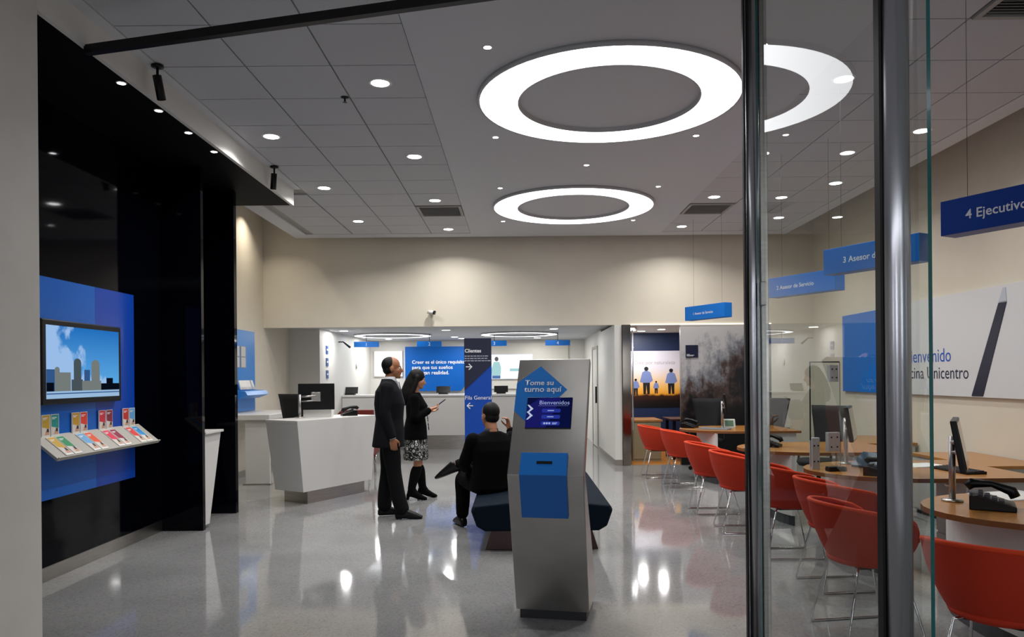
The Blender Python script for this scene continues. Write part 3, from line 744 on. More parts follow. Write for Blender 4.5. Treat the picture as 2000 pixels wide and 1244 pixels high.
for k in range(3):
    t = thing('wall_notice', 'small blue upright notice on the teller room side wall, %s of three' % ['top', 'middle', 'bottom'][k], 'sign', (-3.72, 14.55, 2.0 - 0.24 * k), 0, 'small blue notices')
    box('plate', 0, 0.012, 0, 0.16, 0, 0.16, mat('notice_navy', '#1c4b8a', 0.4), t)
    m = MB(); flat(m, (0.012, 0.03, 0.07), (0, 1, 0), (0, 0, 1), (1, 0, 0), [(0, 0), (0.1, 0), (0.1, 0.03), (0, 0.03)]); m.build('lettering', M_letter, t)
t = thing('teller_camera', 'thin black bent camera on the teller room side wall', 'camera', (-3.72, 15.6, 2.28))
MB().tube([(0, 0, 0), (0.10, -0.02, 0.0), (0.16, -0.02, -0.05), (0.25, -0.03, -0.12)], [0.012, 0.012, 0.02, 0.024], 8).build('arm', M_plastic, t)
t = thing('thermostat', 'round white wall device in the teller room', 'thermostat', (-3.72, 17.3, 1.82))
MB().tube([(0, 0, 0), (0.03, 0, 0)], 0.07, 20).build('cover', M_white, t); MB().tube([(0.03, 0, 0), (0.034, 0, 0)], 0.04, 20).build('dial', M_grey, t)

# ================================================================== RECEPTION DESK
t = thing('reception_desk', 'white faceted reception desk with steel plinth', 'desk', (-2.6, 9.0, 0))
def rel(p, z): return V((p[0] + 2.6, p[1] - 9.0, z))
topP = [(-2.63, 8.93), (-1.93, 10.22), (-2.45, 10.50), (-3.12, 9.25)]
botP = [(-2.59, 9.02), (-1.98, 10.13), (-2.44, 10.38), (-3.02, 9.29)]
plP = [(-2.565, 9.10), (-2.06, 10.02), (-2.44, 10.25), (-2.93, 9.37)]
m = MB(); m.loft([[rel(p, 0.15) for p in botP], [rel(p, 1.00) for p in topP]], 0, False); m.build('body', M_corian, t, 0.004)
m = MB(); m.loft([[rel(p, 0.985) for p in topP], [rel(p, 1.02) for p in topP]], 0, False); m.build('top', M_corian, t, 0.003)
m = MB(); m.loft([[rel(p, 0.0) for p in plP], [rel(p, 0.155) for p in plP]], 0, False); m.build('plinth', M_steel, t)
def monitor_on_arm(label, loc, rz, pole=0.36, w=0.50, h=0.31, tilt=0.0, arm=0.16, group='monitors on arms', zc=None):
    t = thing('monitor', label, 'monitor', loc, rz, group)
    MB().lathe([(0.06, 0), (0.06, 0.012), (0.02, 0.016)], n=20).build('arm_base', M_steel, t)
    MB().lathe([(0.019, 0.01), (0.019, pole)], n=16).build('pole', mat('satin_alu', '#a9a6a6', 0.35, metal=0.9), t)
    zc = zc or pole - 0.04
    MB().tube([(0, 0, zc), (arm, 0.03, zc + 0.01)], 0.014, 10).build('arm', mat('satin_alu', '#a9a6a6', 0.35, metal=0.9), t)
    MB().tube([(0, 0, zc - 0.06), (arm, 0.03, zc - 0.05)], 0.010, 10).build('arm', mat('satin_alu', '#a9a6a6', 0.35, metal=0.9), t)
    MB().box(arm - 0.06, arm + 0.06, 0.02, 0.05, zc - 0.06, zc + 0.06).build('mount_plate', M_steel, t, 0.004)
    q = MB(); q.prism([(arm - w / 2, 0.05, zc - h / 2), (arm + w / 2, 0.05, zc - h / 2), (arm + w / 2, 0.05 - tilt, zc + h / 2), (arm - w / 2, 0.05 - tilt, zc + h / 2)], (0, 0.035, 0))
    s = q.build('casing', M_plastic, t, 0.006)
    q = MB(); q.prism([(arm - w / 2 + .015, 0.086, zc - h / 2 + .015), (arm + w / 2 - .015, 0.086, zc - h / 2 + .015), (arm + w / 2 - .015, 0.086 - tilt, zc + h / 2 - .015), (arm - w / 2 + .015, 0.086 - tilt, zc + h / 2 - .015)], (0, 0.002, 0))
    q.build('screen', mat('screen_off', '#15171c', 0.12), s)
    return t
monitor_on_arm('black monitor seen from behind on the white reception desk', (-2.80, 9.62, 1.02), 0.12, pole=0.30, w=0.46, h=0.34, arm=0.20, zc=0.27)
t = thing('document_tray', 'white paper box standing under the reception monitor', 'tray', (-2.62, 9.75, 1.02), 0.1)
box('base', -0.17, 0.19, 0, 0.22, 0, 0.012, M_paper, t)
for a in ((-0.17, 0.19, 0, 0.01), (-0.17, 0.19, 0.21, 0.22), (-0.17, -0.16, 0.01, 0.21), (0.18, 0.19, 0.01, 0.21)): box('side', a[0], a[1], a[2], a[3], 0.012, 0.10, M_paper, t)
def desk_phone(label, loc, rz, group='desk telephones', s=1.0):
    t = thing('telephone', label, 'telephone', loc, rz, group); t.scale = (s, s, s)
    MB().prism([(-0.10, 0, 0), (0.10, 0, 0), (0.10, 0, 0.07), (0.06, 0, 0.075), (-0.10, 0, 0.025)], (0, 0.19, 0)).build('base', M_plastic, t, 0.005)
    q = MB().tube([(-0.10, 0.035, 0.055), (-0.085, 0.035, 0.085), (0.0, 0.035, 0.115), (0.085, 0.035, 0.115), (0.11, 0.035, 0.095)], [0.024, 0.026, 0.016, 0.026, 0.022], 12)
    q.build('handset', M_plastic, t)
    q = MB()
    for i in range(4):
        for j in range(3): q.box(-0.05 + i * 0.03, -0.03 + i * 0.03, 0.08 + j * 0.033, 0.10 + j * 0.033, 0.03 + i * .012, 0.052 + i * .0125)
    q.build('keypad', mat('key_grey', '#3c3f45', 0.5), t)
    return t
desk_phone('black desk telephone at the right end of the reception desk', (-2.24, 10.02, 1.02), 0.4)
# office chairs with tall tapered mesh backs
def office_chair(label, loc, rz, group='black office chairs'):
    t = thing('office_chair', label, 'chair', loc, rz, group)
    q = MB()
    rings = []
    for k in range(9):
        f = k / 8; z = 0.56 + 0.58 * f; hw = 0.15 + 0.10 * f; off = -0.22 - 0.07 * math.sin(f * PI * .5) + (0.0 if f < .9 else -0.015)
        rings.append([V((off + 0.05 * (abs(a) ** 2), a * hw, z)) for a in (-1, -.6, -.2, .2, .6, 1)] + [V((off - 0.03 + 0.05 * (abs(a) ** 2), a * hw, z)) for a in (1, .6, .2, -.2, -.6, -1)])
    q.loft(rings); q.build('backrest', M_softblack, t)
    MB().lathe([(0.10, 0.42), (0.23, 0.43), (0.25, 0.46), (0.24, 0.50), (0.10, 0.51)], n=24).build('seat', M_softblack, t)
    MB().tube([(-0.20, 0, 0.44), (-0.27, 0, 0.50), (-0.29, 0, 0.68)], 0.018, 8).build('back_support', M_plastic, t)
    MB().lathe([(0.025, 0.10), (0.025, 0.42)], n=14).build('gas_post', M_plastic, t)
    for k in range(5):
        a = 2 * PI * k / 5
        l = MB().tube([(0, 0, 0.12), (0.27 * math.cos(a), 0.27 * math.sin(a), 0.075)], [0.026, 0.018], 8).build('leg', M_plastic, t)
        MB().tube([(0.27 * math.cos(a) - .012 * math.sin(a), 0.27 * math.sin(a) + .012 * math.cos(a), 0.03), (0.27 * math.cos(a) + .012 * math.sin(a), 0.27 * math.sin(a) - .012 * math.cos(a), 0.03)], 0.03, 12).build('castor', M_plastic, l)
    for s in (-1, 1):
        MB().tube([(0.0, s * 0.20, 0.45), (0.0, s * 0.27, 0.47), (-0.02, s * 0.27, 0.66)], 0.013, 8).build('arm_post', M_plastic, t)
        MB().box(-0.14, 0.12, s * 0.27 - 0.03, s * 0.27 + 0.03, 0.66, 0.685).build('arm_pad', M_plastic, t, 0.008)
    return t
OC = office_chair('black tapered office chair back behind the left of the reception desk', (-3.05, 10.75, 0), 1.2)
OC.scale = (1, 1, 1.15)
# dark red seat behind the reception desk
t = thing('red_sofa', 'dark red low-backed seat behind the reception desk', 'sofa', (-2.30, 11.6, 0))
MB().prism([(-0.52, 0, 0.30), (0.06, 0, 0.30), (0.06, 0, 1.03), (-0.38, 0, 1.03), (-0.46, 0, 1.01), (-0.51, 0, 0.95), (-0.52, 0, 0.86)], (0, 0.10, 0)).build('backrest', M_redseat, t, 0.01)
box('seat', -0.48, 0.04, 0.10, 0.62, 0.30, 0.46, M_redseat, t, 0.03)
for x in (-0.42, -0.02):
    for y in (0.06, 0.56): MB().lathe([(0.02, 0), (0.02, 0.30)], (x, y, 0), 12).build('leg', M_chrome, t)

# ================================================================== TALL DIRECTION SIGN
t = thing('direction_totem', 'tall navy and blue freestanding direction sign with white lettering', 'sign', (-0.54, 10.3, 0))
box('core', -0.187, 0.187, 0.0, 0.09, 0.02, 2.06, M_blue2, t)
box('base_plate', -0.24, 0.24, -0.10, 0.2, 0, 0.02, M_steel, t, 0.003)
z_l, z_r = 1.53 - (762 - 735.5) / 1460 * 10.3, 1.53 + (735 - 712) / 1460 * 10.3
MB().prism([(-0.187, -0.004, 2.06), (0.187, -0.004, 2.06), (0.187, -0.004, z_r), (-0.187, -0.004, z_l)], (0, 0.004, 0)).build('navy_face', M_navy, t)
def zz(py): return 1.53 + (735.5 - py) / 1460 * 10.3
text(t, 'Clientes', M_letter, (-0.18, -0.006, zz(688)), (1, 0, 0), (0, -1, 0), width=0.225, bold=0.02)
q = MB(); rw = random.Random(3)                     # three lines of print too small to read
for k in range(3):
    x = -0.18
    while x < [0.10, 0.12, 0.17][k]:
        wd = rw.uniform(0.02, 0.05); z = zz(696 + 4.6 * k)
        flat(q, (x, -0.004, z), (1, 0, 0), (0, 0, 1), (0, -1, 0), [(0, 0), (wd, 0), (wd, 0.012), (0, 0.012)], 0, 0.001); x += wd + 0.009
q.build('fine_print', mat('fine_print_grey', '#a9adb8', 0.5), t)
text(t, 'Fila General', M_letter, (-0.183, -0.002, zz(780)), (1, 0, 0), (0, -1, 0), width=0.36)
def arrow(x, z, s, dirn, name='arrow'):
    q = MB(); L = 0.09; h = 0.0065; tip = x + dirn * L / 2; y = -0.0065
    pts = [(tip, 0), (tip - dirn * .045, .045), (tip - dirn * .054, .036), (tip - dirn * .024, h), (x - dirn * L / 2, h), (x - dirn * L / 2, -h), (tip - dirn * .024, -h), (tip - dirn * .054, -.036), (tip - dirn * .045, -.045)]
    q.prism([(px, y, z + dz) for px, dz in pts], (0, 0.0022, 0))
    return q.build(name, M_letter, t)
arrow(-0.12, zz(716), 1, 1); arrow(-0.115, zz(792), 1, -1)

# ================================================================== KIOSK
KR = math.radians(-11.5)
t = thing('ticket_kiosk', 'brushed steel queue ticket kiosk with blue arrow sign and screen', 'kiosk', (-0.066, 4.49, 0), KR)
KW = 0.462
prof = [(0.24, 0.06), (0.0, 0.94), (0.42, 1.64), (0.47, 1.615), (0.09, 0.94), (0.70, 0.06)]
MB().prism([(0, y, z) for y, z in prof], (KW, 0, 0)).build('body', M_steel2, t, 0.004)
box('plinth', 0.02, KW - 0.02, 0.265, 0.66, 0, 0.062, mat('plinth_black', '#0c0e16', 0.4), t)
up_l = math.hypot(0.42, 0.70)
U0 = V((0, 0.42, 1.64)); UU = V((0, 0.42, 0.70)).normalized(); UN = V((0, -0.70, 0.42)).normalized(); UR = V((1, 0, 0))
def kp(u, v): return (u * KW, -v * up_l)
q = MB(); flat(q, U0, UR, UU, UN, [kp(0.0, .22), kp(.316, .066), kp(.71, .28), kp(.60, .355), kp(.17, .56), kp(0.0, .465)], 0, 0.0008)
flat(q, U0, UR, UU, UN, [kp(.10, .30), kp(.60, .355), kp(.5, .5), kp(.18, .56)], 0, 0.0006)
q.build('arrow_decal', M_blue3, t)
ln = lambda u, v: U0 + UR * (u * KW) - UU * (v * up_l) + UN * 0.002
text(t, 'Tome su', M_letter, ln(.115, .24), UR, UN, UU, width=0.40 * KW, bold=0.015)
text(t, 'turno aquí', M_letter, ln(.115, .30), UR, UN, UU, width=0.52 * KW, bold=0.015)
q = MB(); o0 = U0 + UR * (.175 * KW) - UU * (.62 * up_l)
q.obox(o0, UR * (.62 * KW), UU * (.266 * up_l), UN * 0.008); s = q.build('screen_bezel', M_plastic, t, 0.002)
q = MB(); so = o0 + UN * 0.008; sw, sh = .62 * KW, .266 * up_l
def sp_(pts, mi, l): flat(q, so, UR * sw, UU * sh, UN, pts, mi, l)
sp_([(.01, .015), (.99, .015), (.99, .985), (.01, .985)], 0, 0.0006)
sp_([(.01, .015), (.45, .015), (.75, .985), (.3, .985), (.01, .7)], 1, 0.0008)
for k, zc in enumerate((.56, .36, .15)):
    sp_([(.36, zc - .06), (.74, zc - .06), (.76, zc), (.74, zc + .06), (.36, zc + .06), (.34, zc)], 2, 0.0012)
for k in range(2):
    c = .62 - .22 * k
    sp_([(.012, c + .13), (.05, c + .13), (.155, c), (.05, c - .13), (.012, c - .13), (.09, c)], 3, 0.0014)
sp_([(.25, .715), (.92, .715), (.92, .728), (.25, .728)], 4, 0.0012)
q.build('screen', [emis('ks_navy', '#0b1240', 0.42), emis('ks_violet', '#1c1c6a', 0.42), emis('ks_btn', '#2a3aa0', 0.42), emis('ks_chev', '#c8d6f0', 0.42), emis('ks_line', '#7f86c0', 0.3)], t)
em = emis('ks_text', '#aab8ee', 0.42)
text(t, 'Bienvenidos', em, so + UR * (sw * .27) + UU * (sh * .76), UR, UN, UU, width=sw * .66, ext=0.002)
q = MB()
for zc in (.56, .36): flat(q, so, UR * sw, UU * sh, UN, [(.47, zc - .014), (.61, zc - .014), (.61, zc + .014), (.47, zc + .014)], 0, 0.002)
for k in range(3): flat(q, so, UR * sw, UU * sh, UN, [(.42 + .055 * k + .024 * math.cos(a * PI / 5), .15 + .035 * math.sin(a * PI / 5)) for a in range(10)], 0, 0.002)
flat(q, so, UR * sw, UU * sh, UN, [(.59, .155), (.70, .155), (.70, .175), (.59, .175)], 0, 0.002); flat(q, so, UR * sw, UU * sh, UN, [(.59, .12), (.68, .12), (.68, .14), (.59, .14)], 0, 0.002)
q.build('screen_icons', em, t)
# dispenser box wrapped over the fold
LN = V((0, -0.88, -0.24)).normalized()
a0 = U0 + UR * (.17 * KW) - UU * (.83 * up_l); F = V((.165 * KW, 0, 0.94))
LD = V((0, 0.24, -0.88)).normalized()
b0 = V((.165 * KW, 0, 0.94)) + LD * (0.275 * 0.975)
th = 0.022
mid = (UN + LN).normalized() * (th / max(0.2, (UN + LN).normalized().dot(UN)))
a0.x = .168 * KW; b0.x = .168 * KW; F.x = .168 * KW
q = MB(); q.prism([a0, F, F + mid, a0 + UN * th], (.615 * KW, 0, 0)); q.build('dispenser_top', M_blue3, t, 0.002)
q = MB(); q.prism([F, b0, b0 + LN * th, F + mid], (.615 * KW, 0, 0)); q.build('dispenser_front', mat('kiosk_blue_shaded', '#155fae', 0.4), t, 0.002)  # darker blue than the top paints in the shade on this face
q = MB(); q.obox(a0 - UU * 0.075 + UN * (th - 0.004) + UR * 0.10, UR * 0.095, UU * 0.018, UN * 0.006); q.build('ticket_slot', M_plastic, t)

# ================================================================== BENCH
t = thing('bench', 'wide midnight blue padded bench with dark wood legs behind the kiosk', 'bench', (0.205, 6.5, 0))
secs = []
for y, k in ((0, 0.97), (0.03, 1.0), (2.3, 1.0), (2.33, 0.97)):
    secs.append([V((x * k, y, 0.31 + (z - 0.31) * k)) for x, z in [(-0.50, 0.18), (0.50, 0.18), (0.57, 0.22), (0.62, 0.36), (0.60, 0.40), (0.30, 0.43), (0.0, 0.435), (-0.30, 0.43), (-0.60, 0.40), (-0.62, 0.36), (-0.57, 0.22)]])
MB().loft(secs, 0, False).build('cushion', M_benchfab, t, 0.012)
for y in (0.10, 2.1):
    for sg in (-1, 1):
        MB().prism([(sg * 0.24, y, 0), (sg * 0.50, y, 0), (sg * 0.44, y, 0.19), (sg * 0.18, y, 0.19)], (0, 0.14, 0)).build('leg', M_darkwood, t, 0.004)
# ================================================================== RIGHT WALL POSTER
t = thing('welcome_banner', 'long white and blue welcome banner on the right wall', 'sign', (5.05, 0, 1.26))
box('blue_board', -0.04, 0, 9.86, 11.5, 0, 1.15, mat('banner_blue', '#0a70cc', 0.4, spec=0.3), t)
box('white_board', -0.04, 0, 6.3, 9.857, 0, 1.17, mat('banner_white', '#d6d8da', 0.3), t)
def yx(px, X=5.01): return X * 1460 / (px - 1010)
n_, r_ = (-1, 0, 0), (0, -1, 0)
text(t, 'Bienvenido', mat('banner_blue_text', '#0f55b8', 0.5), (-0.041, 9.64, 0.40), r_, n_, width=9.64 - yx(1856))
text(t, 'Oficina Unicentro', mat('banner_navy_text', '#121c38', 0.4), (-0.041, 9.80, 0.20), r_, n_, width=9.80 - yx(1891))
q = MB(); ya, yb = yx(1898), yx(1920); yc, yd = yx(1952), yx(1968)
q.prism([(-0.046, ya, 0.01), (-0.046, yb, 0.01), (-0.046, yd, 0.99), (-0.046, yc, 0.99)], (0.006, 0, 0)); q.build('navy_stroke', M_navy, t)
q = MB(); q.prism([(-0.046, yc, 1.0), (-0.046, yd, 1.0), (-0.046, yx(1966), 1.14), (-0.046, yx(1961), 1.14)], (0.006, 0, 0)); q.build('stroke_tip', mat('tip_grey', '#b9c2cc', 0.4), t)

# ================================================================== HANGING ADVISER SIGNS
rr = V((0.39, -0.75, 0)).normalized(); nn = V((rr.y, -rr.x, 0))
for k, (yf, s, wd, off) in enumerate([(11.28, '1 Asesor de Servicio', 0.42, 0.12), (8.0, '2 Asesor de Servicio', 0.48, 0.05), (6.18, '3 Asesor de Servicio', 0.56, 0.13), (4.47, '4 Ejecutivo', 0.34, 0.09)]):
    x0 = 2.54 if k != 1 else 2.70
    t = thing('adviser_sign', ['small blue hanging adviser sign before the back wall, left of the door post', 'blue hanging adviser sign just right of the door post, behind the glass', 'blue hanging adviser sign crossed by the thick steel door handle', 'dark blue hanging executive sign at the right edge of the picture'][k], 'sign', (x0, yf, 2.345), 0, 'hanging adviser signs')
    q = MB().obox((0, 0, 0), rr * 0.845, -nn * 0.14, (0, 0, 0.205)); q.build('box_body', M_blue if k < 3 else M_blue4, t, 0.002)
    text(t, s, M_letter, rr * (off + 0.06) + V((0, 0, 0.075)), rr, nn, width=wd, bold=0.012)
    for a in (0.12, 0.72):
        p0 = rr * a - nn * 0.07
        MB().tube([p0 + V((0, 0, 0.205)), p0 + V((0, 0, 1.514))], 0.0013, 5).build('suspension_wire', mat('wire_grey', '#161617', 0.9, spec=0.1), t)

# ================================================================== DESKS
def desk(label, cy, x0=2.38):
    t = thing('adviser_desk', label, 'desk', (x0, cy, 0), 0, 'oak adviser desks')
    pts = []
    hw, hl = 0.60, 0.75
    for k in range(17):
        a = PI / 2 + PI * k / 16
        pts.append((hl + hl * math.cos(a), hw * math.sin(a)))
    pts += [(1.55, -hw), (1.55, hw)]
    q = MB().prism([(x, y, 0.71) for x, y in pts], (0, 0, 0.032), 0, 1); q.build('top', [M_wood, M_woodedge], t)
    # white bowed modesty panel with dark skirting
    arc = [(0.42 - 0.12 * math.cos(a), 0.52 * math.sin(a) / math.sin(1.2)) for a in [(-1.2 + 2.4 * k / 10) for k in range(11)]]
    q = MB().prism([(x, y, 0.10) for x, y in arc] + [(x + 0.035, y, 0.10) for x, y in arc[::-1]], (0, 0, 0.61)); q.build('front_panel', M_corian, t)
    q = MB().prism([(x + 0.015, y, 0) for x, y in arc] + [(x + 0.03, y, 0) for x, y in arc[::-1]], (0, 0, 0.10)); q.build('skirting', mat('skirting_dark', '#34343a', 0.4), t)
    b = MB().box(1.0, 1.5, -0.55, -0.12, 0.02, 0.71).build('drawer_unit', M_corian, t, 0.004)
    for k in range(3):
        dr = MB().box(0.985, 1.0, -0.54, -0.13, 0.05 + 0.22 * k, 0.25 + 0.22 * k).build('drawer', M_corian, t, 0.003)
        MB().box(0.975, 0.985, -0.40, -0.27, 0.20 + 0.22 * k, 0.215 + 0.22 * k).build('drawer_pull', M_steel, dr)
    for x, y in ((1.45, 0.5),):
        MB().lathe([(0.03, 0), (0.03, 0.71)], (x, y, 0), 16).build('leg', M_steel, t)
    return t
DY = [10.95, 8.05, 6.15, 4.30]
desk('oak adviser desk farthest back, in front of the forest photo wall', DY[0])
desk('oak adviser desk second from the back, beside red chairs', DY[1])
desk('oak adviser desk third from the back, seen through the glass door', DY[2])
desk('oak adviser desk nearest the camera at the right edge', DY[3])
# monitors on desks (seen almost edge-on, facing the staff side)
monitor_on_arm('black monitor on steel pole on the nearest oak desk', (2.66, 4.58, 0.742), math.radians(-122), pole=0.40, w=0.48, h=0.30, tilt=0.05, arm=0.10)
monitor_on_arm('black monitor on steel pole on the third oak desk behind the glass door', (2.86, 6.52, 0.742), math.radians(-118), pole=0.40, w=0.46, h=0.29, tilt=0.04, arm=0.10)
monitor_on_arm('black monitor on steel pole on the second oak desk, beside the door post', (2.46, 7.95, 0.742), math.radians(-112), pole=0.40, w=0.46, h=0.29, tilt=0.04, arm=0.12)
monitor_on_arm('black monitor on steel pole on the farthest oak desk', (3.0, 10.95, 0.742), math.radians(-105), pole=0.40, w=0.46, h=0.29, tilt=0.04, arm=0.10)
for lab, loc, rz in [('black tapered office chair behind the second oak desk', (3.62, 9.0, 0), PI * 1.2), ('black tapered office chair behind the farthest oak desk, by the corner', (4.0, 11.95, 0), PI * 1.25),
                     ('black office chair in front of the forest photo wall', (3.05, 12.05, 0), PI * 1.4)]:
    o = copy_thing(OC, loc, rz, lab, 'black office chairs'); o.scale = (1, 1, 1)
desk_phone('black desk telephone with raised handset on the nearest oak desk', (2.80, 4.42, 0.742), 2.6, s=1.15)
desk_phone('black desk telephone on the second oak desk', (2.80, 8.2, 0.742), 2.6)
desk_phone('dark desk telephone on the farthest oak desk', (2.62, 11.2, 0.742), 2.5)
desk_phone('black desk telephone on the third oak desk', (2.85, 5.85, 0.742), 2.5)
def sheet(name, label, cat, loc, rz, w, h, m, th=0.004, n=1, group=None):
    t = thing(name, label, cat, loc, rz, group)
    for k in range(max(n, 1)): MB().obox((0.006 * k, 0.004 * k, th * k), (w, 0.004 * k, 0), (-0.004 * k, h, 0), (0, 0, th)).build('sheet', m, t)
    return t
sheet('paper_pile', 'white papers lying on the nearest oak desk', 'papers', (2.98, 4.55, 0.742), 0.25, 0.42, 0.30, M_paper, 0.003, 2)
sheet('paper_pile', 'white papers lying on the third oak desk', 'papers', (3.30, 6.20, 0.742), 0.2, 0.32, 0.24, M_paper, 0.003, 2)
def keyboard(label, loc, rz, m=M_plastic):
    t = thing('keyboard', label, 'keyboard', loc, rz, 'keyboards')
    MB().prism([(0, 0, 0), (0.17, 0, 0), (0.17, 0, 0.022), (0, 0, 0.012)], (0, 0.44, 0)).build('base', m, t, 0.003)
    q = MB()
    for i in range(5):
        for j in range(13): q.box(0.012 + 0.03 * i, 0.036 + 0.03 * i, 0.012 + 0.032 * j, 0.04 + 0.032 * j, 0.012 + 0.0016 * i, 0.019 + 0.002 * i)
    q.build('keys', mat('key_dark', '#17191d', 0.5) if m is M_plastic else mat('key_pale', '#8c8e90', 0.5), t)
keyboard('black keyboard on the nearest oak desk at the right edge', (2.72, 3.95, 0.742), -0.9)
keyboard('black keyboard on the third oak desk', (3.45, 5.75, 0.742), 0.1)
keyboard('grey keyboard on the farthest oak desk', (2.95, 10.55, 0.742), 0.9, mat('grey_plastic', '#7d7f80', 0.5))
t = thing('folder', 'teal blue open folder leaning on the third oak desk', 'folder', (2.93, 6.10, 0.742), 0.5)
MB().obox((0, 0, 0.0), (0.30, 0, 0.0), (0, 0.24, 0), (0, 0, 0.012)).build('cover', mat('folder_teal', '#123c55', 0.4), t)
MB().obox((0, 0.0, 0.012), (0.16, 0, 0.10), (0, 0.24, 0), (-0.006, 0, 0.008)).build('cover', mat('folder_teal', '#123c55', 0.4), t)
t = thing('card_terminal', 'small pale terminal with green screen on the farthest oak desk', 'terminal', (3.12, 11.0, 0.742), -0.1)
MB().prism([(-0.09, 0, 0), (0.09, 0, 0), (0.09, 0.05, 0.13), (-0.09, 0.05, 0.13)], (0, 0.05, 0)).build('casing', mat('pale_plastic', '#b9c0b6', 0.4), t, 0.01)
MB().prism([(-0.06, -0.002 + .006, 0.03), (0.06, -0.002 + .006, 0.03), (0.06, 0.036, 0.11), (-0.06, 0.036, 0.11)], (0, 0.006, 0)).build('screen', mat('green_lcd', '#2f5a38', 0.3), t)
t = thing('desk_organiser', 'small dark box beside the telephone on the third oak desk', 'box', (2.50, 6.0, 0.742), 0.1)
box('body', 0, 0.15, 0, 0.07, 0, 0.03, M_plastic, t, 0.004); box('lid', 0.004, 0.146, 0.004, 0.066, 0.03, 0.036, M_darkmetal, t)
# free-standing glass screen with steel clamps on the third desk
t = thing('glass_screen', 'clear glass privacy screen with steel bolted clamps on the third desk', 'screen', (2.42, 6.18, 0.742))
rv = V((0.27, 0.06, 0)); nv = V((rv.y, -rv.x, 0)).normalized() * 0.010
vs = [V((0, 0, 0.02)), rv + V((0, 0, 0.02)), rv + V((0, 0, 0.88)), V((0, 0, 0.88))]
q = MB(); v8 = vs + [p + nv for p in vs]
q.add(v8, [(0, 1, 2, 3)][::1] and [(3, 2, 1, 0), (4, 5, 6, 7)], 0); q.add(v8, [(0, 1, 5, 4), (1, 2, 6, 5), (2, 3, 7, 6), (3, 0, 4, 7)], 1)
q.build('glass_pane', [M_glass, M_glassedge], t)
def clamp(a, z0, z1, w):
    c = rv.normalized() * a
    o = MB().obox(c - nv * 1.6 + V((0, 0, z0)), rv.normalized() * w, nv * 4.2, (0, 0, z1 - z0)).build('clamp', mat('clamp_plate', '#c3c4c8', 0.4, metal=0.2), t, 0.003)
    for i in (0.25, 0.75):
        for j in (0.25, 0.75):
            p = c + rv.normalized() * (w * i) + V((0, 0, z0 + (z1 - z0) * j))
            MB().tube([p + nv * 2.6, p + nv * 3.0], 0.007, 8).build('bolt', M_darkmetal, o)
clamp(0.0, 0.0, 0.26, 0.07); clamp(0.15, 0.14, 0.30, 0.11); clamp(0.17, 0.72, 0.86, 0.08)
MB().tube([V((0, 0, 0.24)), V((0, 0, 0.885)), rv + V((0, 0, 0.885))], 0.006, 8).build('edge_rail', M_darkmetal, t)
# credenzas along the right wall
def credenza(label, y0, y1, x0=4.35):
    t = thing('credenza', label, 'cabinet', (x0, y0, 0), 0, 'oak topped credenzas')
    L = y1 - y0
    box('body', 0.02, 0.66, 0.02, L - 0.02, 0.04, 0.62, mat('cabinet_grey', '#b5b2aa', 0.5), t)
    box('top', 0, 0.68, 0, L, 0.62, 0.65, M_wood, t, 0.003)
    for k in range(2):
        dd = box('door', 0.005, 0.02, 0.03 + k * (L - .05) / 2, 0.01 + (k + 1) * (L - .05) / 2, 0.06, 0.60, mat('cabinet_grey', '#b5b2aa', 0.5), t)
        box('pull', -0.005, 0.005, 0.03 + (k + .4) * (L - .05) / 2, 0.03 + (k + .6) * (L - .05) / 2, 0.54, 0.555, M_steel, dd)
    box('plinth', 0.05, 0.62, 0.05, L - 0.05, 0, 0.04, M_darkmetal, t)
credenza('oak topped grey credenza against the wall by the nearest desk', 4.75, 6.1)
credenza('oak topped grey credenza against the wall by the third desk', 7.0, 8.3)
credenza('oak topped grey credenza against the wall by the second desk', 9.4, 10.6)
t = thing('side_table', 'grey cabinet with oak top against the navy meeting room wall', 'cabinet', (2.05, 13.3, 0.004))
box('body', 0, 0.5, 0, 0.8, 0.0, 0.70, mat('cabinet_beige', '#8f8468', 0.5), t); box('top', -0.02, 0.53, -0.02, 0.82, 0.70, 0.73, M_wood, t)
for k in range(2): box('door', 0.01 + .245 * k, 0.245 + .245 * k, -0.012, 0, 0.04, 0.68, mat('cabinet_beige', '#8f8468', 0.5), t)
t = thing('meeting_table', 'dark table standing in the meeting room behind the forest photo wall', 'table', (2.75, 13.4, 0.004))
box('top', 0, 1.3, 0, 0.8, 0.70, 0.735, M_darkwood, t, 0.004)
for x in (0.05, 1.2):
    for y in (0.05, 0.7): box('leg', x, x + 0.05, y, y + 0.05, 0, 0.70, M_darkmetal, t)
for k, y in enumerate((5.25, 6.6)):
    t = thing('wall_socket', 'pale double wall socket low on the right wall, %s' % ['nearer the camera', 'farther from the camera'][k], 'socket', (5.05, y, 0.52), 0, 'wall sockets')
    box('plate', -0.012, 0, 0, 0.2, 0, 0.12, mat('socket_white', '#cfccc4', 0.4), t, 0.002)
    for j in range(2): box('outlet', -0.014, -0.012, 0.03 + .09 * j, 0.08 + .09 * j, 0.035, 0.085, M_grey, t)

